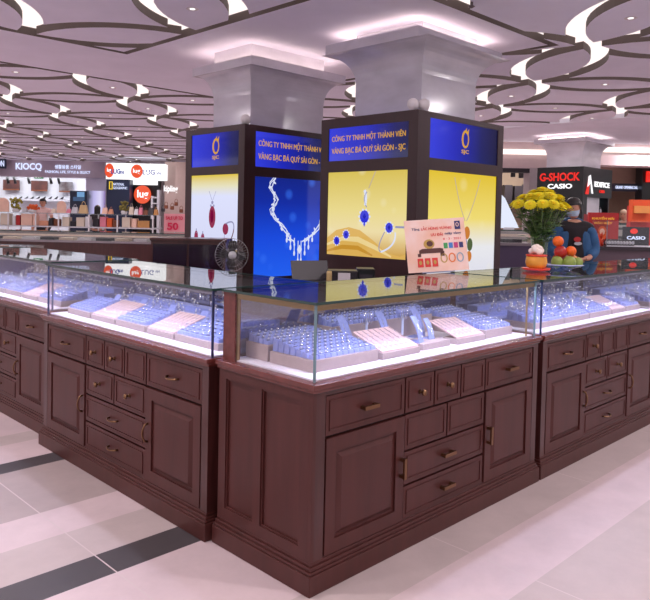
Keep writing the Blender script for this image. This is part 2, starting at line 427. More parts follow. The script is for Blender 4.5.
SB1 = emis('sign_blue_a', (0, 0, 0, 1), .8, axis=0, stops=[(0, srgb(52, 66, 236)), (.45, srgb(38, 48, 205)), (.8, srgb(26, 34, 110)), (1, srgb(20, 26, 70))])  # bright left to navy right: uneven backlight painted into the sign colour
SB2 = emis('sign_blue_b', (0, 0, 0, 1), .8, axis=0, stops=[(0, srgb(58, 70, 240)), (.35, srgb(36, 46, 200)), (.75, srgb(28, 36, 108)), (1, srgb(24, 26, 66))])  # backlight hot spot at the left painted into the blue here too
def art_text(o, w_, h):
    tx(o, 'CÔNG TY TNHH MỘT THÀNH VIÊN', w_*.485, h*.68, w_*.89, h*.26, bold=0)
    tx(o, 'VÀNG BẠC ĐÁ QUÝ SÀI GÒN - SJC', w_*.485, h*.3, w_*.89, h*.26, bold=0)
def ring_poly(cx, cz, rx, rz, wo, wi, n=28, a0=0, a1=2*math.pi):
    vs = []; fs = []
    for k in range(n+1):
        q = a0+(a1-a0)*k/n; c, s = math.cos(q), math.sin(q)
        vs += [(cx+rx*c, 0, cz+rz*s), (cx+(rx-wo)*c+wi, 0, cz+(rz-wo)*s)]
    for k in range(n): fs.append((2*k, 2*k+1, 2*k+3, 2*k+2))
    return vs, fs
def flatp(o, name, shapes, y=-.002):
    b = MB()
    for vs, fs, m in shapes: b.add(vs, fs, m, M=Matrix.Translation((0, y, 0)))
    return b.build(name, o)
def poly(pts, m): return ([(x, 0, z) for x, z in pts], [list(range(len(pts)))], m)
def oval(cx, cz, rx, rz, m, n=18, rot=0):
    return poly([(cx+rx*math.cos(2*math.pi*k/n)*math.cos(rot)-rz*math.sin(2*math.pi*k/n)*math.sin(rot), cz+rx*math.cos(2*math.pi*k/n)*math.sin(rot)+rz*math.sin(2*math.pi*k/n)*math.cos(rot)) for k in range(n)], m)
def line(pts, r, m):
    vs = []; fs = []
    for i, (x, z) in enumerate(pts):
        x0, z0 = pts[max(0, i-1)]; x1, z1 = pts[min(len(pts)-1, i+1)]; dx, dz = x1-x0, z1-z0; l = math.hypot(dx, dz) or 1
        rr = r[i] if isinstance(r, (list, tuple)) else r
        vs += [(x-dz/l*rr, 0, z+dx/l*rr), (x+dz/l*rr, 0, z-dx/l*rr)]
    for i in range(len(pts)-1): fs.append((2*i, 2*i+1, 2*i+3, 2*i+2))
    return vs, fs, m
def bez(p0, p1, p2, n=16): return [((1-t)**2*p0[0]+2*t*(1-t)*p1[0]+t*t*p2[0], (1-t)**2*p0[1]+2*t*(1-t)*p1[1]+t*t*p2[1]) for t in [k/n for k in range(n+1)]]
def logo(o, cx, cz, s):
    """tall gold ring with a flame notch at the top right, initials under it"""
    a = [ring_poly(cx, cz, .36*s, .5*s, .13*s, .03*s)+(GOLDE,)]
    a.append(poly([(cx+.05*s, cz+.3*s), (cx+.34*s, cz+.62*s), (cx+.30*s, cz+.3*s)], GOLDE)); a.append(poly([(cx-.1*s, cz+.42*s), (cx+.12*s, cz+.66*s), (cx+.1*s, cz+.4*s)], GOLDE))
    flatp(o, 'emblem', a); tx(o, 'SJC', cx, cz-.72*s, .72*s, .27*s, bold=.012)
def art_logo(o, w_, h): logo(o, w_*.5, h*.6, h*.48)
YA = emis('poster_yellow', (0, 0, 0, 1), .9, axis=2, stops=[(0, srgb(214, 160, 60)), (.3, srgb(244, 226, 170)), (.55, srgb(240, 222, 140)), (1, srgb(222, 196, 78))], blotch=(5, srgb(250, 244, 215), .35))
YB = emis('poster_yellow_white', (0, 0, 0, 1), .92, axis=2, stops=[(0, srgb(226, 226, 244)), (.38, srgb(236, 236, 240)), (.62, srgb(244, 222, 110)), (1, srgb(230, 196, 24))], blotch=(4, srgb(252, 246, 200), .2))
YC = emis('poster_lavender', (0, 0, 0, 1), .95, axis=2, stops=[(0, srgb(214, 216, 246)), (.74, srgb(222, 226, 255)), (.86, srgb(232, 226, 190)), (1, srgb(226, 196, 50))])
BLU = emis('poster_blue', (0, 0, 0, 1), .9, axis=2, stops=[(0, srgb(36, 100, 250)), (.4, srgb(28, 78, 230)), (.75, srgb(22, 48, 170)), (1, srgb(22, 40, 140))], blotch=(4.5, srgb(60, 120, 255), .45))
E_ = lambda n, c, s=.9: emis(n, srgb(*c), s)
GW1, GW2, GW3 = E_('wave_a', (206, 150, 52)), E_('wave_b', (228, 182, 92)), E_('wave_c', (244, 218, 150))
SAP, SAPD, DIA, DIAG = E_('sapphire', (52, 56, 220)), E_('sapphire_dark', (30, 28, 150)), E_('diamond', (226, 232, 255)), E_('diamond_grey', (150, 150, 190))
RUBY, RUBYD, CHAIN = E_('ruby', (146, 16, 70)), E_('ruby_dark', (96, 8, 48)), E_('chain', (200, 180, 150))
def gem(cx, cz, r, a, m=None, halo=True):
    if halo:
        for k in range(10):
            q = 2*math.pi*k/10; a.append(oval(cx+r*1.15*math.cos(q), cz+r*1.15*math.sin(q), r*.22, r*.22, DIA, 8))
    a.append(oval(cx, cz, r, r*1.08, m or SAP)); a.append(poly([(cx-r*.4, cz+r*.1), (cx, cz+r*.6), (cx+r*.4, cz+r*.1), (cx, cz-r*.6)], SAPD if (m or SAP) == SAP else RUBYD))
def layers(o, lst):
    for k, (nm, a) in enumerate(lst): flatp(o, nm, a, -.0015*(k+1))
def wave(w_, z0, pts, m, zb=0):
    return poly([(0, zb)]+[(w_*x, z) for x, z in pts][::1]+[(w_, zb)], m)
def art_sapphire(o, w_, h):
    q = lambda L: [(x, z*h) for x, z in L]
    a = [wave(w_, 0, q([(0, .2), (.12, .3), (.28, .34), (.42, .31), (.58, .2), (.75, .06), (.9, .03), (1, .08)]), GW2, 0)]
    flatp(o, 'golden_wave', a, -.001)
    flatp(o, 'golden_wave', [line([(w_*x, z*h) for x, z in [(0, .12), (.2, .2), (.4, .2), (.6, .12), (.8, .02)]], [.01, .02, .025, .02, .008], GW3), line([(w_*x, z*h) for x, z in [(0, .04), (.2, .1), (.4, .1), (.58, .02)]], [.008, .02, .02, .008], GW1)], -.002)
    a = [line([(w_*.6, h), (w_*.52, h*.8)], .006, CHAIN), line(bez((w_*.47, h*.78), (w_*.5, h*.7), (w_*.48, h*.6)), [.012, .016]*8+[.012], DIA), line(bez((w_*.5, h*.76), (w_*.44, h*.68), (w_*.5, h*.58)), .006, DIAG)]
    gem(w_*.475, h*.47, .055, a); flatp(o, 'printed_pendant', a+[poly([(w_*.475-.045, h*.45), (w_*.475+.045, h*.45), (w_*.475, h*.35)], SAP)], -.003)
    a = []; gem(w_*.13, h*.17, .036, a); flatp(o, 'printed_earring', a, -.003)
    a = []; gem(w_*.25, h*.25, .036, a); flatp(o, 'printed_earring', a, -.003)
    a = [line(bez((w_*.72, h*.3), (w_*.62, h*.1), (w_*.68, h*.07)), .005, DIAG), line(bez((w_*.84, h*.3), (w_*.86, h*.14), (w_*.68, h*.07)), .008, DIA), line([(w_*.84, h*.36), (w_*.94, h*.36)], .009, DIAG)]
    gem(w_*.77, h*.35, .042, a); flatp(o, 'printed_ring', a, -.003)
def art_gold(o, w_, h):
    a = [line(bez((w_*.36, h*.96), (w_*.44, h*.72), (w_*.53, h*.6)), .006, CHAIN), line(bez((w_*.74, h*.96), (w_*.66, h*.74), (w_*.55, h*.6)), .006, CHAIN)]
    am, am2 = E_('amber', (206, 120, 24)), E_('green_stone', (70, 90, 40))
    a += [oval(w_*.56, h*.5, .05, .06, am), oval(w_*.61, h*.4, .045, .06, am2), oval(w_*.6, h*.3, .045, .05, am), oval(w_*.54, h*.42, .03, .04, DIAG)]
    flatp(o, 'printed_necklace', a)
def art_ruby(o, w_, h):
    flatp(o, 'golden_wave', [poly([(w_*.3, 0), (w_*.42, h*.12), (w_*.6, h*.17), (w_*.8, h*.14), (w_, h*.07), (w_, 0)], GW3)], -.001)
    flatp(o, 'golden_wave', [line([(w_*x, z*h) for x, z in [(.4, .08), (.6, .12), (.8, .09), (.98, .02)]], [.005, .012, .012, .005], GW2)], -.002)
    a = [line([(w_*.38, h*.8), (w_*.44, h*.69)], .003, DIAG), line([(w_*.52, h*.8), (w_*.46, h*.69)], .003, DIAG), oval(w_*.45, h*.66, .02, .02, DIAG), oval(w_*.42, h*.62, .014, .014, DIAG), oval(w_*.48, h*.62, .014, .014, DIAG), oval(w_*.45, h*.48, .06, .118, RUBY), oval(w_*.445, h*.49, .03, .07, RUBYD)]
    flatp(o, 'printed_pendant', a, -.003)
    for x, z in ((.12, .22), (.26, .19)):
        flatp(o, 'printed_earring', [line([(w_*x, h*(z+.11)), (w_*x, h*(z+.05))], .008, DIAG), oval(w_*x, h*z, .036, .072, RUBY)], -.003)
    a = [line(bez((w_*.72, h*.4), (w_*.9, h*.48), (w_*.88, h*.34)), .008, DIAG), line(bez((w_*.88, h*.34), (w_*.86, h*.22), (w_*.72, h*.1)), .007, RUBYD), line([(w_*.7, h*.3), (w_*.7, h*.16)], .004, DIAG), oval(w_*.72, h*.34, .05, .06, RUBY)]
    flatp(o, 'printed_ring', a, -.003)
def art_necklace(o, w_, h):
    a = []
    def strand(sg):
        c = .58
        pts = [(c-sg*.33, 1.0), (c-sg*.37, .9), (c-sg*.33, .78), (c-sg*.36, .68), (c-sg*.3, .58), (c-sg*.22, .48), (c-sg*.12, .38), (c-sg*.02, .32)]
        for off, r in ((0, .007), (.05, .0055), (-.045, .005)):
            pp_ = []
            for k in range(len(pts)-1):
                for s_ in (0, .5): pp_.append((w_*(pts[k][0]+(pts[k+1][0]-pts[k][0])*s_)+off*math.cos(k*2.2+s_*2+off*40), h*(pts[k][1]+(pts[k+1][1]-pts[k][1])*s_)))
            a.append(line(pp_, r, DIA))
        for k in range(14):
            t = k/14*(len(pts)-1.01); i = int(t); f = t-i
            x = pts[i][0]+(pts[i+1][0]-pts[i][0])*f; z = pts[i][1]+(pts[i+1][1]-pts[i][1])*f
            a.append(oval(w_*x+.022*math.sin(k*2.4), h*z, .011, .024, DIA, 8, k))
        for k, (dx, l) in enumerate(((.02, .26), (.07, .2), (.12, .16), (.17, .1))):
            x = w_*(c-sg*dx); z = h*(.36+.03*k)
            a.append(line([(x, z), (x, z-h*l*.8)], .006, DIA)); a.append(oval(x, z-h*l*.8, .014, .03, DIA, 8)); a.append(oval(x, z-h*l*.35, .012, .02, DIA, 8))
    strand(1); strand(-1); a.append(oval(w_*.58, h*.27, .018, .05, DIA, 10)); flatp(o, 'printed_necklace', a)
kiosk(2.83, 4.18, 1.725, 2.88, 2.36, 'nearer dark wood advertising kiosk with yellow sapphire and gold necklace light boxes',
      [(1.79, 2.78, 1.965, 2.27), (1.79, 2.78, 1.09, 1.86)], [(3.0, 4.085, 1.97, 2.31), (3.0, 4.085, .78, 1.865)],
      {'L': [(SB1, art_text), (YA, art_sapphire)], 'R': [(SB2, art_logo), (YB, art_gold)]})
kiosk(2.53, 3.9, 3.67, 4.72, 2.36, 'farther dark wood advertising kiosk with ruby jewellery and blue necklace light boxes',
      [(3.73, 4.61, 1.95, 2.3), (3.73, 4.61, 1.0, 1.86)], [(2.67, 3.78, 1.94, 2.3), (2.67, 3.78, .8, 1.84)],
      {'L': [(SB1, art_logo), (YC, art_ruby)], 'R': [(SB2, art_text), (BLU, art_necklace)]})
for (x, y, lab) in ((2.85, 1.80, 'white globe on the front corner of the nearer kiosk, the left of the pair'), (2.93, 1.745, 'white globe on the front corner of the nearer kiosk, the right of the pair'),
                    (2.58, 3.73, 'single white globe on top of the farther kiosk corner')):
    b = MB(); b.ball((0, 0, .05), .052, GLOBE, 18); b.lathe([(.025, 0), (.022, .02)], GLOBE, 14)
    tag(b.build('globe_lamp', M=T(x, y, 2.36)), lab, 'globe lamp')

# ------------------------------------------------------------------ jewellery counters
Z0, Z1, ZW = .03, .81, 1.12
def make_handle_bar():
    b = MB(); b.box(-.045, .045, -.03, -.02, -.008, .008, BRASS)
    for x in (-.036, .036): b.box(x-.007, x+.007, -.022, 0, -.007, .007, BRASS)
    return b.mesh('handle')
def make_handle_arch():
    b = MB(); b.tube([(-.045, 0, 0), (-.04, -.016, 0), (-.02, -.026, -.002), (0, -.029, -.003), (.02, -.026, -.002), (.04, -.016, 0), (.045, 0, 0)], [.006, .005, .0045, .0045, .0045, .005, .006], BRASS, 8)
    return b.mesh('handle')
def make_knob():
    b = MB(); M = Matrix.Rotation(math.pi/2, 4, 'X')
    b.lathe([(.012, 0), (.006, .006), (.006, .016), (.015, .022), (.014, .03), (1e-5, .034)], BRASS, 14, M); return b.mesh('knob')
HB, HA, KN = make_handle_bar(), make_handle_arch(), make_knob()
def hw(me, parent, M):
    o = bpy.data.objects.new(me.name, me); COL.objects.link(o); o.parent = parent; o.matrix_local = M; return o
def panel_door(t, x0, x1, z0, z1, hside, hm):
    g = .0055; w_ = x1-x0-2*g; h = z1-z0-2*g; b = MB(); st = .055
    b.box(0, w_, -.012, 0, 0, h, WOOD)
    for (a, c, d, e) in ((0, w_, 0, st), (0, w_, h-st, h), (0, st, st, h-st), (w_-st, w_, st, h-st)): b.box(a, c, -.022, -.012, d, e, WOOD)
    b.frustum(st+.012, w_-st-.012, st+.012, h-st-.012, -.0121, -.024, .02, WOOD)
    o = b.build('door', t, M=Matrix.Translation((x0+g, 0, z0+g)))
    hx = w_-.022 if hside == 'R' else .022
    if hside: hw(hm, o, Matrix.Translation((hx, -.022, h*.52)) @ Matrix.Rotation(math.pi/2, 4, 'Y'))
def drawer(t, x0, x1, z0, z1, kind):
    g = .005; w_ = x1-x0-2*g; h = z1-z0-2*g; b = MB(); e = .018
    b.box(0, w_, -.016, 0, 0, h, WOOD)
    # applied moulding line
    for (a, c, d, f) in ((e, w_-e, e, e+.006), (e, w_-e, h-e-.006, h-e), (e, e+.006, e+.006, h-e-.006), (w_-e-.006, w_-e, e+.006, h-e-.006)): b.box(a, c, -.020, -.016, d, f, WOOD)
    o = b.build('drawer', t, M=Matrix.Translation((x0+g, 0, z0+g)))
    if kind is KN: hw(KN, o, Matrix.Translation((w_/2, -.016, h/2)))
    elif kind: hw(kind, o, Matrix.Translation((w_/2, -.016, h/2)))
def counter(label, M, W, D, hm, side_left=False, posts=False, knobs=((1, 1, 0), (0, 0)), brassrail=False, topL=.01, topR=.01):
    t = thing('display_counter', label, 'display counter', M)
    # carcass
    b = MB(); b.box(.0, W, .0, D, .12, .775, GAP)
    b.box(-.004, .045, -.02, .0, .12, .775, WOODD); b.box(W-.045, W+.004, -.02, .0, .12, .775, WOODD); b.box(.045, W-.045, -.02, 0, .757, .775, WOODD)
    b.box(.045, W-.045, -.018, 0, .121, .126, WOODD)
    if side_left:
        for (y0, y1, z0, z1) in ((0, D, .12, .165), (0, D, .735, .775), (-.0, .05, .165, .735), (D-.05, D, .165, .735), (.285, .335, .165, .735)):
            b.box(-.022, 0, y0, y1, z0, z1, WOOD)
        b.box(-.022, -.004, -.02, -.0005, .12, .775, WOOD)
        b.box(-.008, 0, .05, D-.05, .165, .735, WOOD)
        for (y0, y1) in ((.05, .285), (.335, D-.05)):
            for (a, c, d, e) in ((y0, y1, .165, .173), (y0, y1, .727, .735), (y0, y0+.008, .173, .727), (y1-.008, y1, .173, .727)): b.box(-.016, -.008, a, c, d, e, WOOD)
    else:
        b.box(-.004, 0, 0, D, .12, .775, WOODD)
    b.box(W, W+.004, 0, D, .12, .775, WOODD); b.box(0, W, D, D+.004, .12, .775, WOODD)
    b.build('cabinet_body', t)
    b = MB(); e0 = .022 if side_left else .004
    b.box(-e0-.022, W+.022, -.042, D+.01, 0, .078, WOOD); b.box(-e0-.016, W+.016, -.036, D+.008, .078, .09, WOOD)
    b.box(-e0-.008, W+.010, -.030, D+.006, .09, .105, WOOD); b.box(-e0, W+.004, -.022, D+.004, .105, .12, WOOD)
    b.build('plinth', t, bevel=.003)
    b = MB(); b.box(-e0-.008, W+.012, -.03, D+.01, .775, .79, WOODT); b.box(-e0-.016, W+.016, -.04, D+.015, .79, Z1, WOODT); b.build('countertop', t, bevel=.004)
    # fronts
    xa, xb, xc, xd = .047, W*.318, W*.694, W-.047; zt, zm, zb, z2, z3, z4 = .757, .59, .118, .425, .272, .118
    drawer(t, xa, xb, zm, zt, hm); panel_door(t, xa, xb, zb, zm, 'R', hm)
    drawer(t, xc, xd, zm, zt, hm); panel_door(t, xc, xd, zb, zm, 'L', hm)
    n3 = (xc-xb)/3
    for k in range(3): drawer(t, xb+k*n3, xb+(k+1)*n3, zm, zt, KN if knobs[0][k] else None)
    n2 = (xc-xb)/2
    for k in range(2): drawer(t, xb+k*n2, xb+(k+1)*n2, z2, zm, KN if knobs[1][k] else None)
    drawer(t, xb, xc, z3, z2, hm); drawer(t, xb, xc, z4, z3, hm)
    # case
    g = .006
    MB().box(.012, W-.012, .012, D-.012, Z1, Z1+.006, DECK).build('display_deck', t, label='white lit deck of the glass case')
    MB().box(.0, W, .0, g, Z1, ZW-.01, GLASS).build('front_glass', t)
    MB().box(0, g, g, D, Z1, ZW-.01, GLASS).build('side_glass', t); MB().box(W-g, W, g, D, Z1, ZW-.01, GLASS).build('side_glass', t)
    b = MB()
    for x in (-.001, W-g-.001):
        b.box(x, x+g+.002, -.002, g+.001, Z1, ZW-.01, GPOST if side_left else GDARK)
    b.build('glass_joint', t)
    b = MB()
    for (x0, x1) in ((.01, W/2+.02), (W/2-.02, W-.01)):
        yy = D-.02 if x0 < .1 else D-.012
        b.box(x0, x1, yy, yy+.005, Z1+.012, ZW-.02, BACKM)
    b.build('sliding_door', t)
    b = MB(); b.box(0, W, D-.03, D, ZW-.02, ZW-.01, WOODD); b.box(0, W, D-.03, D, Z1, Z1+.012, WOODD); b.build('back_rail', t)
    b = MB(); b.box(-topL, W+topR, -.012, D+.005, ZW-.01, ZW, GTOP)
    tp = b.build('glass_top', t)
    b = MB(); e = .003
    b.box(-topL-e, W+topR+e, -.012-e, -.012, ZW-.0105, ZW+.0005, GEDGE); b.box(-topL-e, -topL, -.012, D+.005, ZW-.0105, ZW+.0005, GEDGE); b.box(W+topR, W+topR+e, -.012, D+.005, ZW-.0105, ZW+.0005, GEDGE)
    b.box(-topL-e, W+topR+e, D+.005, D+.005+e, ZW-.0105, ZW+.0005, GEDGE); b.build('polished_edge', tp, label='dark green polished edge of the top pane')
    b = MB(); m_ = BRASSR if brassrail else mat('rail_alu', srgb(60, 66, 84), .4, .5)
    hz = .026 if brassrail else .01
    b.box(g+.001, W-g-.001, g+.001, g+.018, ZW-.01-hz, ZW-.0105, m_)
    if brassrail: b.box(g+.001, g+.018, g+.019, D-.03, ZW-.01-hz, ZW-.0105, m_)
    b.build('top_rail', t)
    if posts:
        MB().box(.008, .02, D-.085, D-.078, Z1+.006, ZW-.037, BRASSR).build('post', t)
        MB().box(-.002, .03, D-.077, D+.004, Z1, ZW-.012, WOODT).build('post', t)
        MB().box(W-.08, W-.073, .008, .016, Z1+.006, ZW-.037, BRASSR).build('post', t)
    # LED light under the front rail, shining down on the deck
    l = area('case_lamp', (W/2, .05, ZW-.04), (math.radians(-12), 0, 0), W-.08, .012, CASE_POWER*W, (.70, .74, 1)); l.parent = t
    b = MB(); b.box(.03, W-.03, .03, .07, ZW-.034, ZW-.012, mat('lamp_housing', srgb(150, 150, 170), .4)); b.build('lamp_housing', t)
    return t
W0 = 1.70; DD = .6
MF = T(0, 0, 0, 0)
MLm = T(-.03, 2.34, 0, -math.pi/2)
MFL = T(.05, 4.18, 0, -math.pi/2)
MRt = T(1.765, 0, 0, 0)
counter('corner glass jewellery counter, nearest of all, with panelled end and brass bar handles', MF, W0, .575, HB, side_left=True, posts=True, knobs=((1, 1, 0), (0, 0)), brassrail=True)
counter('glass jewellery counter on the left, second from the corner, beside the panelled end', MLm, 1.72, DD, HA, knobs=((1, 1, 0), (1, 1)))
counter('farthest left glass jewellery counter, cut by the left edge of the photo', MFL, 1.72, DD, HA, knobs=((1, 1, 0), (1, 1)))
counter('glass jewellery counter on the right under the flower vase', MRt, 1.72, DD, HA, knobs=((1, 0, 0), (1, 1)))
MRR = T(3.53, 0, 0, 0)
counter('glass jewellery counter past the right edge, beyond the one under the vase', MRR, 1.72, DD, HA, knobs=((1, 0, 0), (1, 1)))

# ---- trays and jewels. local counter frames: x along the front, y inwards
ZD = Z1+.006
def make_ring():
    b = MB(); N = 12
    b.tube([(0, .007*math.cos(2*math.pi*k/N), .007*math.sin(2*math.pi*k/N)) for k in range(N)], .0016, SILVER, 5, closed=True)
    b.add([(.0045, 0, .011), (0, .0045, .011), (-.0045, 0, .011), (0, -.0045, .011), (0, 0, .0135), (0, 0, .006)], [(0, 1, 4), (1, 2, 4), (2, 3, 4), (3, 0, 4), (1, 0, 5), (2, 1, 5), (3, 2, 5), (0, 3, 5)], STONE)
    return b.mesh('ring')
RM = make_ring(); NR = [0]
def ring_tray(M, lx, ly, nx, ny, where, rings=True, h=.035, tilt=.0, every=1):
    """beige tray with a grid of blue cushions, one ring in each"""
    t = thing('ring_tray', 'tray of blue cushions '+where, 'jewellery tray', M)
    MB().box(0, lx, 0, ly, 0, h, TRAY).build('tray_base', t, bevel=.002)
    b = MB(); sx, sy = (lx-.012)/nx, (ly-.012)/ny; rise = math.tan(tilt)
    for i in range(nx):
        for j in range(ny):
            x0 = .006+i*sx; y0 = .006+j*sy; z = h+rise*(y0)
            xa_, xb_, ya_, yb_, zb_ = x0+.0025, x0+sx-.0025, y0+.003, y0+sy-.003, h+.001
            z1_, z2_ = zb_+.014+rise*(ya_-.006), zb_+.014+rise*(yb_-.006)
            b.add([(xa_, ya_, zb_), (xb_, ya_, zb_), (xb_, yb_, zb_), (xa_, yb_, zb_), (xa_+.002, ya_+.002, z1_), (xb_-.002, ya_+.002, z1_), (xb_-.002, yb_-.002, z2_), (xa_+.002, yb_-.002, z2_)],
                  [(4, 5, 6, 7), (0, 1, 5, 4), (1, 2, 6, 5), (2, 3, 7, 6), (3, 0, 4, 7), (0, 3, 2, 1)], PADBLUE)
            ym = (ya_+yb_)/2; zm_ = (z1_+z2_)/2+.0006; dz_s = rise*.0035; b.add([(xa_+.006, ym-.0035, zm_-dz_s), (xb_-.006, ym-.0035, zm_-dz_s), (xb_-.006, ym+.0035, zm_+dz_s), (xa_+.006, ym+.0035, zm_+dz_s)], [(0, 1, 2, 3)], mat('slit_navy', srgb(40, 44, 84), .8))
    b.build('cushion_grid', t)
    for i in range(nx):
        for j in range(ny):
            if NR[0] >= 290 or not rings: return
            if (i*7+j*3) % 10 == 9: continue
            x = .006+(i+.5)*sx; y = .006+(j+.5)*sy; z = h+.015+rise*(y-.006)
            o = bpy.data.objects.new('ring', RM); COL.objects.link(o)
            pw = M @ Vector((x, y, z+.001)); o.matrix_world = Matrix.Translation(pw) @ Matrix.Rotation(random.uniform(-.5, .5)+math.pi/4, 4, 'Z') @ Matrix.Diagonal((1, 1, .8, 1))
            tag(o, 'silver stone ring in the tray '+where, 'ring', 'rings in the tray '+where); NR[0] += 1
def pad_tray(M, lx, ly, where, h=.03, rows=7):
    """sloping pink pad with rows of tiny pieces pinned in lines"""
    t = thing('jewellery_pad', 'sloping pink jewellery pad '+where, 'jewellery pad', M)
    MB().box(0, lx, 0, ly*.5, 0, h, TRAY).build('tray_base', t, bevel=.002)
    b = MB(); b.add([(.004, .01, h), (lx-.004, .01, h), (lx-.004, ly, h+.065), (.004, ly, h+.065), (.004, .01, h+.006), (lx-.004, .01, h+.006), (lx-.004, ly, h+.071), (.004, ly, h+.071)],
                    [(0, 3, 2, 1), (4, 5, 6, 7), (0, 1, 5, 4), (1, 2, 6, 5), (2, 3, 7, 6), (3, 0, 4, 7)], PINKPAD); b.build('pad', t)
    b = MB()
    for i in range(rows):
        x = lx*(i+.5)/rows; b.tube([(x, .02, h+.010), (x, ly-.01, h+.071)], .0012, SILVER, 4)
        for j in range(5): y = .03+(ly-.05)*j/5; b.box(x-.003, x+.003, y, y+.005, h+.008+.065*y/ly, h+.013+.065*y/ly, SILVER)
    b.build('pinned_chains', t)
def plate_stand(M, label, s=1.0):
    """curved blue plate leaning back on a small foot, a pendant hooked over it"""
    t = thing('necklace_stand', label, 'jewellery stand', M)
    b = MB(); N = 8; vs = []; 
    for k in range(N+1):
        q = k/N; y = .05*s*q*q; z = .125*s*q; w_ = .03*s*(1-.15*q)
        vs += [(-w_, y, z), (w_, y, z), (w_, y+.004, z), (-w_, y+.004, z)]
    fs = [(0, 3, 2, 1), (4*N, 4*N+1, 4*N+2, 4*N+3)]
    for k in range(N):
        for i in range(4): fs.append((4*k+i, 4*k+(i+1) % 4, 4*k+4+(i+1) % 4, 4*k+4+i))
    b.add(vs, fs, PADBLUE); b.build('plate', t)
    MB().box(-.03*s, .03*s, -.004, .05*s, 0, .006, PADBLUE).build('foot', t)
    b = MB(); b.tube([(-.018*s, .02*s, .1*s), (-.01*s, .004, .05*s), (0, -.003, .035*s), (.01*s, .004, .05*s), (.018*s, .02*s, .1*s)], .0014, SILVER, 5); b.ball((0, -.004, .03*s), .005, STONE, 8); b.build('chain', t)
def T_stand(M, label, h=.12):
    t = thing('bracelet_stand', label, 'jewellery stand', M)
    MB().lathe([(.03, 0), (.03, .006), (.006, .012), (.006, h)], mat('acrylic', srgb(190, 200, 235), .1), 14).build('stem', t)
    MB().tube([(-.04, 0, h), (.04, 0, h)], .012, PADBLUE, 10).build('arm', t)
    b = MB()
    for x in (-.025, -.01, .008, .025): b.tube([(x, .014*math.cos(2*math.pi*k/10), h-.012+.03*math.sin(2*math.pi*k/10)) for k in range(10)], .0018, SILVER, 5, closed=True)
    b.build('bracelets', t)
# corner counter
def LF(M, x, y, z=ZD, rz=0): return M @ T(x, y, z, rz)
MB_ = [(.09, .1, .36, .30, 11, 9)]
ring_tray(LF(MF, .09, .10), .40, .27, 11, 7, 'at the front corner of the nearest case', h=.05, tilt=.16)
ring_tray(LF(MF, .09, .385), .40, .15, 11, 4, 'behind the front corner tray of the nearest case', h=.07, tilt=.16)
pad_tray(LF(MF, .51, .09), .27, .19, 'next to the front corner ring tray')
pad_tray(LF(MF, 1.09, .09), .25, .19, 'in the right half of the nearest case')
ring_tray(LF(MF, 1.36, .10), .27, .24, 8, 6, 'at the right end of the nearest case', h=.045, tilt=.16)
ring_tray(LF(MF, 1.36, .36), .27, .16, 8, 4, 'at the back right of the nearest case', h=.08, tilt=.16)
MB().box(0, .22, 0, .14, 0, .03, TRAY).build('x').name = 'display_block'
o = bpy.data.objects['display_block']; o.matrix_world = LF(MF, .83, .11); tag(o, 'low beige block between the two pink pads of the nearest case', 'display block')
plate_stand(LF(MF, .865, .15, ZD+.03, .3), 'blue necklace plate at the left of the low beige block')
plate_stand(LF(MF, .99, .18, ZD+.03, .1), 'blue necklace plate at the right of the low beige block', .8)
for k, (x, lab) in enumerate(((.56, 'leftmost'), (.70, 'second from left'), (.84, 'third from left'), (.98, 'fourth from left'), (1.12, 'rightmost'))):
    if k % 2 == 0: plate_stand(LF(MF, x, .34, ZD, .15), 'blue necklace plate, %s of the back row in the nearest case' % lab, 1.25)
    else: T_stand(LF(MF, x, .36), 'bracelet stand, %s of the back row in the nearest case' % lab, .15)
ring_tray(LF(MF, .53, .43), .80, .115, 20, 3, 'along the back of the nearest case', h=.10, tilt=.3)
# left counter (local x from far end to near end)
def row(M, items, name, ringrows=(9, 6)):
    for k, (x, kind, w_) in enumerate(items):
        if kind == 'r': ring_tray(LF(M, x, .09), w_, .2, ringrows[0], ringrows[1], '%s (%s)' % (name, ORD[k]) if 0 else '%s, %s' % (ORD[k], name), tilt=.2)
        else: pad_tray(LF(M, x, .09), w_, .2, '%s, %s' % (ORD[k], name))
ORD = ['first from left', 'second from left', 'third from left', 'fourth from left', 'fifth from left', 'sixth from left']
row(MLm, [(1.22, 'r', .36)], 'x') if 0 else None
NRsave = NR[0]
items = [(.08, 'r', .29), (.39, 'p', .27), (.68, 'r', .31), (1.01, 'p', .25), (1.28, 'r', .36)]
for k in (4, 2, 0, 1, 3):
    x, kind, w_ = items[k]
    if kind == 'r': ring_tray(LF(MLm, x, .09), w_, .2, 8, 5, ORD[k]+' in the left case beside the corner', tilt=.25)
    else: pad_tray(LF(MLm, x, .09), w_, .2, ORD[k]+' in the left case beside the corner')
def stuff_rings(M, name, label, x0, x1, y0, y1, n, z):
    b = MB(); vs = [v.co.copy() for v in RM.vertices]; fs = [tuple(p.vertices) for p in RM.polygons]; mi = [p.material_index for p in RM.polygons]
    for k in range(n):
        x = random.uniform(x0, x1); y = random.uniform(y0, y1); A = Matrix.Translation((x, y, z+.06*(y-y0)/(y1-y0))) @ Matrix.Rotation(random.uniform(0, 3.1), 4, 'Z') @ Matrix.Diagonal((1.3, 1.3, 1.3, 1))
        o = len(b.v); b.v += [tuple(A @ v) for v in vs]
        for f, m in zip(fs, mi): b.f.append([i+o for i in f]); b.m.append(b.mi([SILVER, STONE][m])); b.sm.append(True)
    o = b.build(name, M=M); tag(o, label, 'jewellery'); o['kind'] = 'stuff'; return o
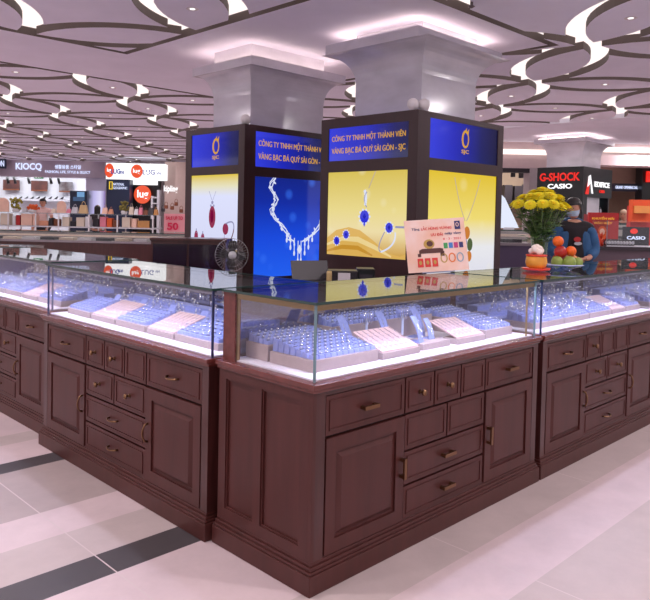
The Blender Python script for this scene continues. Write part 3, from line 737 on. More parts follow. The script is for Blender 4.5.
def back_bank(M, W_, name):
    """stepped blue back display with loose jewels on it"""
    b = MB(); 
    for k in range(3): b.box(.1, W_-.1, .33+.075*k, .405+.075*k, ZD, ZD+.035+.03*k, PADBLUE)
    tag(b.build('display_step', M=M), 'stepped blue display bank at the back of the '+name, 'display block')
    for k in range(3): stuff_rings(M, 'jewels', ['small silver jewels on the lowest step of the ', 'small silver jewels on the middle step of the ', 'small silver jewels on the top step of the '][k]+name, .11, W_-.11, .335+.075*k, .40+.075*k, 60, ZD+.046+.03*k-.0)
for M, nm in ((MLm, 'left case beside the corner'), (MFL, 'farthest left case'), (MRt, 'right case under the vase'), (MRR, 'case past the right edge')): back_bank(M, 1.72, nm)
for k in range(5): plate_stand(LF(MLm, .25+.31*k, .305, ZD, .2), 'blue plate stand, %s in the left case beside the corner' % ORD[k], .9)
for (M, nm) in ((MFL, 'farthest left case'), (MRt, 'right case under the vase'), (MRR, 'case past the right edge')):
    its = [(.08, 'r', .29), (.39, 'r', .27), (.68, 'r', .31), (1.01, 'p', .25), (1.28, 'r', .36)] if M is not MRt else [(.1, 'r', .36), (.48, 'r', .33), (.83, 'r', .33), (1.18, 'p', .22), (1.42, 'r', .24)]
    for k, (x, kind, w_) in enumerate(its):
        if kind == 'r':
            ring_tray(LF(M, x, .09), w_, .2, 8, 5, ORD[k]+' in the '+nm, rings=False, tilt=.25)
            stuff_rings(M, 'jewels', 'silver rings on the tray '+ORD[k]+' in the '+nm, x+.01, x+w_-.01, .1, .28, 34, ZD+.055)
        else: pad_tray(LF(M, x, .09), w_, .2, ORD[k]+' in the '+nm)

# ------------------------------------------------------------------ things on and inside the ring of counters
# promotion card on the glass top
def promo():
    c = uvp(439, 272, 1.121)
    yaw = math.atan2(_R.y, _R.x)
    M = T(c.x, c.y, ZW+.001, yaw) @ Matrix.Rotation(math.radians(-14), 4, 'X') @ Matrix.Rotation(math.radians(-5), 4, 'Y')
    t = thing('promotion_card', 'pink and orange promotion card standing on the nearest glass top', 'sign card', M)
    card = emis('x', (0, 0, 0, 1)) if 0 else mat('card_pink', srgb(250, 196, 168), .6, nscale=6, col2=srgb(255, 226, 220))
    w_, h = .375, .335
    MB().box(-w_/2, w_/2, 0, .004, .004, h, card).build('card', t)
    red = mat('print_red', srgb(224, 60, 56), .6); navy = mat('print_navy', srgb(50, 50, 110), .6); brown = mat('print_brown', srgb(92, 52, 48), .6); gold = mat('print_gold', srgb(200, 160, 80), .6)
    text_obj('Tặng', navy, .05, .02, t, Matrix.Translation((-.12, -.001, .275)), .001, .01)
    text_obj('LẮC HÙNG VƯƠNG', red, .19, .026, t, Matrix.Translation((.01, -.001, .28)), .001, .03)
    text_obj('ƯU ĐÃI', red, .075, .022, t, Matrix.Translation((.01, -.001, .237)), .001, .03)
    text_obj('ngày vàng', navy, .1, .02, t, Matrix.Translation((.11, -.001, .237)), .001, .02)
    text_obj('8 · 3 · 2021', red, .11, .014, t, Matrix.Translation((.1, -.001, .205)), .001, .01)
    b = MB(); q = lambda s: b.add(*s[:2], s[2], M=Matrix.Translation((0, -.002, 0)))
    for s in (poly([(-.11, .12), (.04, .12), (.04, .145), (.02, .15), (-.09, .15), (-.11, .14)], brown), poly([(-.12, .10), (-.1, .10), (-.1, .12), (-.12, .12)], brown), poly([(.02, .1), (.045, .1), (.045, .13), (.02, .13)], brown)): q(s)
    b.build('printed_table', t)
    b = MB(); q(oval(-.045, .178, .034, .03, gold)); b.add(*oval(-.04, .18, .02, .018, brown)[:2], brown, M=Matrix.Translation((0, -.003, 0))); b.build('printed_vase', t)
    for k in range(3):
        b = MB(); q(poly([(-.125+.045*k, .035), (-.09+.045*k, .035), (-.09+.045*k, .09), (-.125+.045*k, .09)], red)); b.add(*oval(-.108+.045*k, .063, .009, .013, gold)[:2], gold, M=Matrix.Translation((0, -.003, 0))); b.build('printed_packet', t)
    for k, m_ in enumerate((mat('pg', srgb(70, 160, 90), .6), mat('pb', srgb(70, 130, 200), .6), mat('pv', srgb(200, 60, 120), .6), navy)):
        b = MB(); q(poly([(.045+.032*k, .145), (.07+.032*k, .145), (.07+.032*k, .18), (.045+.032*k, .18)], m_)); b.build('printed_icon', t)
    for k, m_ in enumerate((gold, mat('po', srgb(240, 120, 40), .6), mat('ps', srgb(150, 170, 190), .6))):
        b = MB(); b.add(*ring_poly(.04+.05*k, .085, .022, .03, .007, 0), m_, M=Matrix.Translation((0, -.002, 0))); b.build('printed_ring', t)
    b = MB(); q(poly([(.125, .262), (.16, .262), (.16, .315), (.125, .315)], navy)); b.add(*ring_poly(.142, .292, .010, .014, .004, 0), card, M=Matrix.Translation((0, -.003, 0))); b.build('printed_logo', t)
    b = MB(); b.box(-.1, .1, .002, .02, 0, .012, mat('acrylic', srgb(200, 205, 225), .1)); b.tube([(0, .006, .2), (0, .08, .03)], .003, BLACK, 6); b.build('holder', t)
def uvp(px, py, z):
    d = F3 + R3*((px-325)/FPX) - U3*((py-CYP)/FPX); return CAM + d*((z-CAM.z)/d.z)
c = uvp(439, 272, 1.12)
promo()

# pot, flowers and fruit on the right glass top
def at_top(px, py): c_ = uvp(px, py, ZW); return c_
c = at_top(536, 271)
t = thing('lucky_pot', 'small orange pot of white sweets on a red saucer beside the flower vase', 'pot', T(c.x, c.y, ZW+.001))
redp = mat('red_plastic', srgb(226, 60, 36), .3); orp = mat('orange_glaze', srgb(236, 160, 60), .25, noise=.2); cream = mat('cream', srgb(244, 226, 214), .5)
MB().lathe([(.055, 0), (.085, .008), (.092, .02), (.088, .02), (.05, .012), (1e-5, .012)], redp, 28).build('saucer', t)
MB().lathe([(.038, .0125), (.062, .03), (.07, .055), (.066, .085), (.06, .1), (1e-5, .1)], orp, 28).build('pot_body', t)
MB().lathe([(.062, .094), (.068, .098), (.068, .106), (.058, .108)], redp, 28).build('rim', t)
b = MB()
for k in range(9): a = k*2.4; r_ = .035*math.sqrt(k/8); b.ball((r_*math.cos(a), r_*math.sin(a), .12+.035*(1-k/8)), .024, cream, 10, (1, 1, .9))
b.build('sweets', t)
c = at_top(543, 266)
VX, VY = c.x+.05, c.y+.06
t = thing('flower_vase', 'glass vase of yellow chrysanthemums on the right glass top', 'vase of flowers', T(VX, VY, ZW+.001))
MB().lathe([(.055, 0), (.06, .01), (.056, .08), (.062, .18), (.078, .26), (.075, .26), (.058, .18), (.051, .08), (.05, .012), (1e-5, .012)], glass('vase_glass', (.88, .95, .88, 1)), 28).build('vase', t)
green = mat('leaf_green', srgb(84, 116, 60), .5, noise=.35, nscale=20); greend = mat('stem_green', srgb(104, 128, 72), .5, noise=.3, nscale=14)
yel = mat('petal_yellow', srgb(255, 240, 52), .8, noise=.03, nscale=60); yel2 = mat('petal_centre', srgb(252, 214, 20), .6)
stems = MB(); leaves = MB(); random.seed(3)
heads = []
cf_r = Vector((_R.x, _R.y, 0)); cf_f = Vector((F3.x, F3.y, 0)).normalized()
for ring_, n in ((0, 1), (.085, 6), (.155, 11), (.215, 14)):
    for k in range(n):
        a = 2*math.pi*k/n+ring_*9; x = ring_*math.cos(a); y = ring_*math.sin(a)*.8
        z = .56-.12*(ring_/.215)**2+random.uniform(-.015, .015)
        heads.append((x+random.uniform(-.012, .012), y+random.uniform(-.012, .012), z))
for (x, y, z) in heads:
    stems.tube([(x*.12, y*.12, .015), (x*.22, y*.22, .22), (x*.7, y*.7, z*.72), (x, y, z-.01)], .0035, greend, 6)
    for k in range(9):
        q = random.uniform(.35, .97); bx, by, bz = x*(.2+.8*(q-.2)), y*(.2+.8*(q-.2)), .02+(z-.05)*q
        a = random.uniform(0, 6.28); ln = random.uniform(.05, .085); dz = random.uniform(-.02, .04); dx, dy = math.cos(a), math.sin(a); wx, wy = -dy, dx
        wd = ln*.28
        vs = [(bx, by, bz), (bx+dx*ln*.35+wx*wd, by+dy*ln*.35+wy*wd, bz+dz*.4), (bx+dx*ln*.8+wx*wd*.7, by+dy*ln*.8+wy*wd*.7, bz+dz*.8), (bx+dx*ln, by+dy*ln, bz+dz*.7), (bx+dx*ln*.8-wx*wd*.7, by+dy*ln*.8-wy*wd*.7, bz+dz*.8), (bx+dx*ln*.35-wx*wd, by+dy*ln*.35-wy*wd, bz+dz*.4), (bx+dx*ln*.5, by+dy*ln*.5, bz+dz*.5+.008)]
        leaves.add(vs, [(0, 1, 6), (1, 2, 6), (2, 3, 6), (3, 4, 6), (4, 5, 6), (5, 0, 6)], green, True)
stems.build('stems', t); leaves.build('leaves', t, kind=None)
hm_ = MB()
for rr, zz, n, ln in ((.0, .012, 8, .022), (.006, .006, 12, .036), (.008, -.004, 14, .044), (.006, -.014, 12, .04)):
    for k in range(n):
        a = 2*math.pi*k/n+zz*80; dx, dy = math.cos(a), math.sin(a); wx, wy = -dy*.0105, dx*.0105; up = .016 if zz > 0 else (.008 if zz > -.01 else -.006)
        vs = [(dx*rr, dy*rr, zz), (dx*(rr+ln*.55)+wx, dy*(rr+ln*.55)+wy, zz+up*.6), (dx*(rr+ln), dy*(rr+ln), zz+up*.5), (dx*(rr+ln*.55)-wx, dy*(rr+ln*.55)-wy, zz+up*.6)]
        hm_.add(vs, [(0, 1, 2, 3)], yel, True)
hm_.ball((0, 0, .008), .016, yel2, 10, (1, 1, .7)); hme = hm_.mesh('flower_head')
for (x, y, z) in heads:
    o = bpy.data.objects.new('flower_head', hme); COL.objects.link(o); o.parent = t
    o.matrix_local = Matrix.Translation((x, y, z)) @ Matrix.Rotation(math.atan2(y, x), 4, 'Z') @ Matrix.Rotation(min(1.0, 2.6*math.hypot(x, y)), 4, 'Y') @ Matrix.Rotation(random.random()*6, 4, 'Z')
c = at_top(568, 270); FX, FY = c.x, c.y+.04
t = thing('fruit_plate', 'clear glass fruit plate right of the flower vase', 'plate', T(FX, FY, ZW+.001))
MB().lathe([(.06, 0), (.065, .006), (.135, .03), (.138, .034), (.13, .032), (.06, .012), (1e-5, .012)], glass('plate_glass', (.85, .88, .95, 1), 1.5, .12), 32).build('plate_dish', t)
MB().lathe([(.133, .031), (.14, .033), (.133, .037)], mat('acrylic', srgb(200, 205, 225), .1), 32).build('plate_rim', t)
gm = mat('mango_green', srgb(140, 158, 72), .45, noise=.15, nscale=15); ora = mat('orange_peel', srgb(240, 104, 22), .5, noise=.1, nscale=60, bump=.3); apl = mat('apple_red', srgb(176, 36, 30), .3, noise=.3, nscale=14); pea = mat('peach', srgb(226, 150, 90), .5, noise=.2)
stemm = mat('fruit_stem', srgb(80, 60, 30), .7)
def fruit(name, x, y, z, r, m, lab, cat, sq=(1, 1, 1), dip=.12):
    t_ = thing(name, lab, cat, T(FX, FY, ZW+.001) @ Matrix.Translation(cf_r*x+cf_f*y+Vector((0, 0, z))))
    prof = []; n = 14
    for k in range(n+1):
        q = math.pi*k/n; rr = r*math.sin(q)*sq[0]; zz = -r*math.cos(q)*sq[2]
        if q > math.pi*.8: zz -= dip*r*((q-math.pi*.8)/(math.pi*.2))**2
        prof.append((max(rr, 1e-5), zz))
    MB().lathe(prof, m, 20).build('flesh', t_); MB().tube([(0, 0, r*sq[2]*(1-dip)-.003), (.003, 0, r*sq[2]+.008)], .002, stemm, 6).build('stem', t_)
fruit('green_mango', -.055, -.05, .052, .04, gm, 'green mango at the front left of the fruit plate', 'mango', (1, 1, 1.05))
fruit('green_mango', .022, -.07, .055, .043, gm, 'green mango at the front middle of the fruit plate', 'mango', (1, 1, 1.0))
fruit('green_mango', .088, -.03, .052, .038, gm, 'green mango at the front right of the fruit plate', 'mango', (1, 1, .95))
fruit('peach', .085, .05, .06, .038, pea, 'pale peach at the right edge of the fruit pile', 'peach')
fruit('apple', -.01, .05, .062, .045, apl, 'red apple at the back of the fruit plate', 'apple')
fruit('apple', -.02, -.01, .118, .044, apl, 'red apple in the middle of the fruit pile', 'apple')
fruit('orange', .052, -.005, .125, .036, ora, 'orange right of the middle apple on the fruit pile', 'orange', dip=.05)
fruit('orange', -.03, .015, .19, .037, ora, 'orange on the very top of the fruit pile', 'orange', dip=.05)

# fan, laptop, equipment behind the counters
def cfm(px, D, z=0, rz=0):
    p_ = P(px, 240, D); q_ = CF @ Vector((p_.x, p_.y, 0)); return T(q_.x, q_.y, z, math.atan2(_R.y, _R.x)+rz)
t = thing('pedestal_fan', 'round wire caged fan standing in front of the farther kiosk', 'fan', cfm(232, 5.3))
fz = 1.45-(258-217)/FPX*5.3-.0
grey = mat('fan_grey', srgb(130, 128, 132), .4, .5)
MB().lathe([(.16, 0), (.16, .015), (.03, .04), (.015, .05)], BLACK, 24).build('base', t); MB().lathe([(.014, .05), (.012, fz-.12)], grey, 12).build('pole', t)
MY = Matrix.Translation((0, 0, fz)) @ Matrix.Rotation(.25, 4, 'Z') @ Matrix.Rotation(math.pi/2, 4, 'X')
MB().lathe([(.03, -.14), (.045, -.12), (.045, -.05), (.02, -.03)], grey, 18, MY).build('motor', t)
MB().tube([(0, 0, fz-.13), (0, .08, fz-.08), (0, .1, fz-.02)], .014, grey, 8).build('neck', t)
b = MB(); R_ = .125
for k in range(36):
    a = 2*math.pi*k/36; c_, s_ = math.cos(a), math.sin(a)
    b.tube([(.03*c_, .03*s_, .045), (R_*.7*c_, R_*.7*s_, .035), (R_*c_, R_*s_, 0), (R_*.7*c_, R_*.7*s_, -.04), (.04*c_, .04*s_, -.05)], .0012, grey, 4, M=MY)
for rr, zz in ((R_, 0), (R_*.7, .036), (R_*.4, .042)): b.tube([(rr*math.cos(2*math.pi*k/32), rr*math.sin(2*math.pi*k/32), zz) for k in range(32)], .0022 if rr == R_ else .0012, mat('fan_chrome', srgb(200, 200, 205), .25, .8), 5, M=MY, closed=True)
b.build('cage', t)
MB().lathe([(1e-5, .052), (.03, .05), (.032, .042)], mat('fan_badge', srgb(190, 190, 195), .3), 20, MY).build('badge', t)
for k in range(4):
    b = MB(); a = 2*math.pi*k/4; A = MY @ Matrix.Rotation(a, 4, 'Z'); vs = [(.015, -.012, .006), (.06, -.045, .016), (.108, -.03, .014), (.11, .02, -.004), (.06, .03, -.012), (.015, .012, -.006)]
    b.add(vs, [(0, 1, 2, 3, 4, 5), (5, 4, 3, 2, 1, 0)], mat('fan_blade', srgb(60, 52, 54), .3), True, A); b.build('blade', t)
# dark cabinet in front of the farther kiosk
pl = P(151, 240, 6.2); pr_ = P(226, 240, 6.2); wd = pr_.x-pl.x; zt_ = (CF @ P(190, 238.5, 6.2)).z
M = CF @ T(pl.x, pl.y, 0)
t = thing('storage_cabinet', 'low dark glossy cabinet before the ruby poster of the farther kiosk', 'cabinet', M)
GL = mat('dark_gloss', srgb(40, 24, 36), .08, coat=.6)
MB().box(0, wd, 0, .35, 0, zt_-.025, WOODD).build('cabinet_body', t); MB().box(-.01, wd+.01, -.012, .36, zt_-.025, zt_, WOODD).build('cabinet_top', t, bevel=.003)
for k in range(2):
    a = wd*(.03+.48*k); MB().box(a, a+wd*.45, -.008, 0, .1, zt_-.05, GL).build('door', t)
# desk with laptop and receipt equipment
c0 = P(292, 240, 4.5); c1 = P(390, 240, 4.5); DW = c1.x-c0.x; M = CF @ T(c0.x, c0.y+.02, 0)
t = thing('service_desk', 'dark desk behind the nearest counter carrying the laptop', 'desk', M)
dz_ = .86
MB().box(0, DW, 0, .38, dz_-.03, dz_, WOODD).build('desk_top', t)
for x in (.0, DW-.04): MB().box(x, x+.04, .02, .36, 0, dz_-.03, WOODD).build('leg', t)
def onD(px, D): p_ = P(px, 240, D); return p_.x
M = CF @ T(onD(316, 4.6), P(316, 240, 4.6).y, dz_)
t = thing('laptop_stand', 'black laptop with tilted lid behind the nearest counter', 'laptop', M @ Matrix.Rotation(.35, 4, 'Z'))
MB().box(-.1, .1, -.07, .07, 0, .14, BLACK).build('riser', t)
MB().box(-.13, .13, -.09, .09, .14, .158, mat('laptop_shell', srgb(52, 46, 52), .4)).build('keyboard_base', t)
b = MB(); b.box(-.13, .13, -.004, .004, 0, .135, mat('laptop_shell', srgb(52, 46, 52), .4)); b.build('lid', t, M=Matrix.Translation((0, .09, .158)) @ Matrix.Rotation(-.35, 4, 'X'))
for (px, D, w_, d_, h_, m_, nm, lab, cat) in ((343, 4.62, .2, .16, .235, mat('box_dark', srgb(40, 34, 40), .35), 'receipt_printer', 'black receipt printer right of the laptop', 'printer'),
        (366, 4.7, .12, .16, .245, BLACK, 'card_reader', 'black card machine box at the right end of the desk', 'card machine')):
    M = CF @ T(onD(px, D), P(px, 240, D).y, dz_); t = thing(nm, lab, cat, M)
    MB().box(-w_/2, w_/2, -d_/2, d_/2, 0, h_, m_).build('casing', t, bevel=.006); MB().box(-w_*.35, w_*.35, -d_/2-.004, -d_/2, h_*.6, h_*.85, mat('dark_screen', srgb(70, 64, 70), .15)).build('front_panel', t)
    if 'printer' in nm: MB().box(-.03, .05, -d_/2-.02, -d_/2-.016, h_*.55, h_*.95, mat('paper', srgb(210, 200, 206), .7)).build('paper', t)
M = CF @ T(onD(330, 4.5), P(330, 240, 4.5).y, dz_)
tag(MB().lathe([(.018, 0), (.018, .22), (.015, .235), (.012, .235)], mat('tape_gold', srgb(190, 160, 110), .4), 16).build('tape_roll', M=M), 'small tan roll standing between laptop and printer', 'roll')

# ------------------------------------------------------------------ walls of the hall
WALLM = mat('wall_beige', srgb(186, 172, 172), .7); WALLP = mat('wall_mauve', srgb(176, 160, 172), .7)
def cbox(b, px0, px1, D, y0, y1, th, m, zfloor=False):
    """box at distance D spanning those pixels, th metres thick"""
    a = P(px0, y0, D); c_ = P(px1, y1, D); z0 = 0 if zfloor else c_.z
    pz = P(px0, y1, D); b.box(a.x, c_.x, a.y, a.y+th, 0 if zfloor else min(c_.z, pz.z), max(a.z, P(px1, y0, D).z), m); return b
b = MB(); p0 = P(-260, 200, 31); p1 = P(190, 200, 31); b.box(p0.x, p1.x, p0.y, p0.y+.2, 0, ZT, WALLM)
b.build('wall_left', kind='structure', M=CF)
b = MB(); p0 = P(190, 200, 31); p1 = P(920, 200, 31); b.box(p0.x, p1.x, p0.y, p0.y+.2, 0, ZT, mat('wall_warm', srgb(200, 184, 178), .7)); b.build('wall_right', kind='structure', M=CF)

def C(px, py, D): return P(px, py, D)
def shopbox(name, px0, px1, D, y0, y1, th, m, parent=None, zf=False, label=None):
    b = MB(); cbox(b, px0, px1, D, y0, y1, th, m, zf); return b.build(name, parent, label=label) 
def cthing(name, label, cat, group=None): return thing(name, label, cat, CF, group)
def ctext(t, s, px, py, D, wpx, hpx, m, bold=.02, off=-.03, name='lettering'):
    p_ = P(px, py, D); k = D/FPX
    return text_obj(s, m, wpx*k, hpx*k, t, Matrix.Translation((p_.x, p_.y+off, p_.z)), .01, bold, name)
LIT = emis('lit_white', (1, .98, 1, 1), 1.25); LITB = E_('lit_bluewhite', (214, 222, 255), 1.2); EBLUE = E_('letter_blue', (70, 84, 170), .8); ERED = E_('letter_red', (226, 40, 30), 1.1); EORG = E_('letter_orange', (238, 84, 44), 1)
NAVY = mat('navy_panel', srgb(26, 36, 62), .35); BLK = mat('black_panel', srgb(16, 15, 18), .3)
PEACH = mat('peach_card', srgb(240, 196, 176), .6); CREAM = mat('cream_box', srgb(222, 204, 186), .6); ORB = mat('orange_goods', srgb(226, 96, 40), .6); BRN = mat('brown_goods', srgb(120, 66, 40), .6)
PINK = mat('pink_goods', srgb(226, 130, 150), .6); YG = mat('yellow_green', srgb(150, 140, 50), .7, noise=.4, nscale=9); DK = mat('dark_goods', srgb(40, 34, 42), .5); LGY = mat('light_grey_goods', srgb(196, 196, 204), .5); RD = mat('red_goods', srgb(180, 36, 40), .5)

# shop 1 (homeware), far left
t = cthing('shop_front', 'far homeware shop with mauve fascia and blue white letters at the left edge', 'shop')
D1 = 25
shopbox('fascia', -60, 104, D1, 160, 174.5, .5, mat('fascia_mauve', srgb(176, 160, 176), .6), t)
ctext(t, 'KIOCQ', 29, 167, D1, 26, 8, LITB, .03); ctext(t, '생활용품 스타일', 68, 167, D1, 26, 4, LITB, .02); ctext(t, 'FASHION, LIFE, STYLE & SELECT', 68, 172.3, D1, 45, 3, LITB, .01)
shopbox('sign', -20, 5, D1-.3, 158, 168, .1, NAVY, t); ctext(t, 'ON', 1, 163.5, D1-.3, 7, 6, LITB)
shopbox('back_panel', -60, 88, D1+2.5, 170, 260, .2, mat('shop_white', srgb(206, 208, 214), .6), t, True)
shopbox('side_panel', 86, 104, D1+.2, 175, 260, 2.2, mat('shop_lav', srgb(206, 198, 218), .5), t, True)
lm = area('shop_fill', (0, 0, 0), (0, 0, 0), 6, .8, 150, (.95, .97, 1)); pq = CF @ P(40, 186, D1+1.3); lm.location = (pq.x, pq.y, 3.12); lm.rotation_euler = (0, 0, math.atan2(_R.y, _R.x)); lm.parent = None  # fill light for the shop interior, kept out of view behind the fascia
for k, (a, c_, y0, y1) in enumerate(((3, 19, 180, 190), (31, 47, 181, 191), (59, 72, 182, 192))):
    o = thing('framed_picture', ['brown food photograph, left of three on the homeware shop wall', 'brown food photograph, middle of three on the homeware shop wall', 'dark leaf photograph, right of three on the homeware shop wall'][k], 'picture', CF)
    shopbox('picture_panel', a, c_, D1+2.35, y0, y1, .06, mat('pic%d' % k, srgb(150, 80, 66) if k < 2 else srgb(190, 190, 196), .5, noise=.6, nscale=3, col2=srgb(60, 34, 34)), o)
    shopbox('frame_edge', a, c_, D1+2.33, y1-1, y1, .02, BRN, o)
o = thing('exit_sign', 'small green exit sign under the homeware fascia', 'sign', CF); shopbox('sign_plate', 34, 43, D1+1.4, 174.5, 178.5, .05, E_('exit_green', (70, 150, 96), .7), o); ctext(o, 'EXIT', 38.5, 176.5, D1+1.4, 6, 2.2, LIT, .02)
for k, px in enumerate((7, 14, 28, 50, 58)):
    b = MB(); p_ = P(px, 181, D1+1); b.tube([(p_.x, p_.y, 2.9), (p_.x, p_.y, p_.z+.1)], .015, BLACK, 6); b.tube([(p_.x, p_.y, p_.z+.14), (p_.x+.08, p_.y-.05, p_.z-.1)], .05, BLACK, 8)
    tag(b.build('track_spotlight', M=CF), 'black track spotlight hanging in the homeware shop', 'spotlight', 'track spotlights in the homeware shop')
o = thing('wall_shelf', 'dark shelf of shoes on the homeware shop wall', 'shelf', CF); shopbox('shelf_board', 14, 68, D1+2.2, 199.5, 200.4, .28, LGY, o)
for k in range(8):
    px = 15+6*k; b = MB(); p_ = P(px+2, 199.4, D1+2.2); b.add([(p_.x-.08, p_.y+.02, p_.z-.01), (p_.x+.1, p_.y+.02, p_.z-.01), (p_.x+.16, p_.y+.02, p_.z+.12), (p_.x+.02, p_.y+.02, p_.z+.02), (p_.x-.08, p_.y+.12, p_.z-.01), (p_.x+.1, p_.y+.12, p_.z-.01), (p_.x+.16, p_.y+.12, p_.z+.12), (p_.x+.02, p_.y+.12, p_.z+.02)], [(0, 1, 2, 3), (7, 6, 5, 4), (0, 4, 5, 1), (1, 5, 6, 2), (2, 6, 7, 3), (3, 7, 4, 0)], DK)
    tag(b.build('shoe', M=CF), 'dark shoe standing on the homeware shop wall shelf', 'shoe', 'shoes on the homeware shelf')
# blue menu screens and flower poster
o = thing('display_screen', 'dark standing board with two blue screens beside the flower poster', 'screen', CF)
shopbox('board', 70, 86, D1-.8, 191, 250, .15, NAVY, o, True); shopbox('screen', 77, 84, D1-.85, 192, 200, .03, E_('scr_a', (120, 170, 220), .8), o); shopbox('screen', 73, 84, D1-.85, 197, 201, .02, E_('scr_b', (60, 90, 130), .7), o)
o = thing('poster', 'lavender flower poster on the shop pier left of the luggage shop', 'poster', CF)
shopbox('poster_stand', 87.5, 104, D1-.41, 216, 250, .06, LGY, o, True); shopbox('poster_panel', 87.5, 104, D1-.5, 191, 216, .08, emis('poster_flower', (0, 0, 0, 1), .9, axis=0, stops=[(0, srgb(90, 90, 96)), (.4, srgb(196, 188, 240)), (.75, srgb(226, 220, 255)), (1, srgb(150, 130, 190))], blotch=(2.5, srgb(60, 70, 60), .6)), o)

# shop 2 (luggage)
t = cthing('shop_front', 'far luggage shop with white lit fascia and round red logo', 'shop'); D2 = 22.5
shopbox('fascia', 106, 164.5, D2, 164, 179, .5, LIT, t)
b = MB(); p_ = P(109.5, 170.5, D2); b.add(*oval(p_.x, p_.z, .15, .23, EORG)[:2], EORG, M=Matrix.Translation((0, p_.y-.02, 0))); b.build('logo_disc', t)
p_ = P(137, 171.3, D2); b = MB(); b.add(*oval(p_.x, p_.z, .19, .22, EORG)[:2], EORG, M=Matrix.Translation((0, p_.y-.02, 0))); b.build('logo_disc', t)
ctext(t, 'LUG', 116, 171.5, D2, 9, 5, EBLUE, .03); ctext(t, 'me', 122, 172.5, D2, 5, 3, EBLUE, .02); ctext(t, 'LUG', 149, 172.2, D2, 12, 5, EBLUE, .01); ctext(t, '.VN', 158.5, 173.5, D2, 5, 2.5, EBLUE, .01)
ctext(t, 'lug', 109.5, 170.5, D2, 4, 5, LIT, .02, -.05); ctext(t, 'lug', 137, 171.5, D2, 7, 5.5, LIT, .02, -.05)
shopbox('pillar_panel', 106.5, 128, D2+.1, 179, 260, .4, NAVY, t, True)
EYE = E_('logo_yellow', (236, 196, 40), 1)
for (a, c_, y0, y1) in ((109, 112.5, 181.5, 182.2), (109, 112.5, 188.6, 189.3), (109, 109.8, 182, 189), (111.7, 112.5, 182, 189)): shopbox('logo_frame', a, c_, D2, y0, y1, .02, EYE, t)
ctext(t, 'NATIONAL', 119, 184.3, D2+.1, 11, 2.6, LITB, .01); ctext(t, 'GEOGRAPHIC', 120.5, 188, D2+.1, 14, 2.6, LITB, .01)
shopbox('back_panel', 128.5, 158, D2+.65, 178, 260, .2, BLK, t, True); shopbox('light_strip', 129, 157, D2+.5, 180, 184.5, .1, LIT, t)
p_ = P(142.5, 194.5, D2+.5); b = MB(); b.add(*oval(p_.x, p_.z, .285, .3, EORG, 28)[:2], EORG, M=Matrix.Translation((0, p_.y, 0))); b.build('round_logo', t); ctext(t, 'lug', 143, 195, D2+.5, 11, 10, LIT, .02)
shopbox('shelf_upright', 151, 152, D2+.2, 196, 230, .3, LGY, t); shopbox('shelf_upright', 157, 158.4, D2+.2, 190, 240, .3, LGY, t); shopbox('shelf_board', 151, 158, D2+.2, 197, 198, .3, LGY, t); shopbox('shelf_board', 151, 158, D2+.2, 203, 204, .3, LGY, t)
# shop 3
t = cthing('shop_front', 'beige shop wall with white handwritten name next to the kiosk', 'shop')
shopbox('wall_panel', 165, 225, D2+.4, 163, 260, .4, mat('beige_panel', srgb(190, 168, 162), .7), t, True); ctext(t, 'kipling', 171, 189.5, D2+.4, 14, 8, LIT, .02)
for k, (px, py, m_) in enumerate(((166, 206, BRN), (172, 207, BRN), (181, 210, BRN), (163, 209, DK), (176, 203, BRN))):
    o = thing('handbag', ['brown handbag, first hung below the handwritten name', 'brown handbag, third hung below the handwritten name', 'brown handbag hung nearest the kiosk', 'dark handbag hung leftmost below the handwritten name', 'small brown handbag hung highest below the handwritten name'][k], 'handbag', CF)
    q_ = P(px, py, D2+.1); b = MB(); b.box(q_.x-.06, q_.x+.06, q_.y, q_.y+.06, q_.z-.09, q_.z+.03, m_); b.build('bag_body', o, bevel=.02)
    MB().tube([(q_.x+.05*math.cos(a_), q_.y+.03, q_.z+.03+.1*math.sin(a_)) for a_ in [math.pi*k_/8 for k_ in range(9)]], .008, m_, 6).build('strap', o)
# pink 50 sign
t = cthing('sale_sign', 'pink sale sign reading 50 in front of the beige wall', 'sign'); Ds = 20.6
shopbox('sign_board', 164, 185, Ds, 214, 231.5, .03, mat('pinksign', srgb(244, 170, 180), .6), t); shopbox('post', 174, 175, Ds+.035, 230, 240, .04, LGY, t, True)
HP = mat('hot_pink', srgb(226, 40, 90), .5); ctext(t, 'SALE UP TO', 174.5, 218, Ds, 17, 3.5, HP, .02); ctext(t, '50', 173, 226.3, Ds, 11, 7.5, HP, .03)

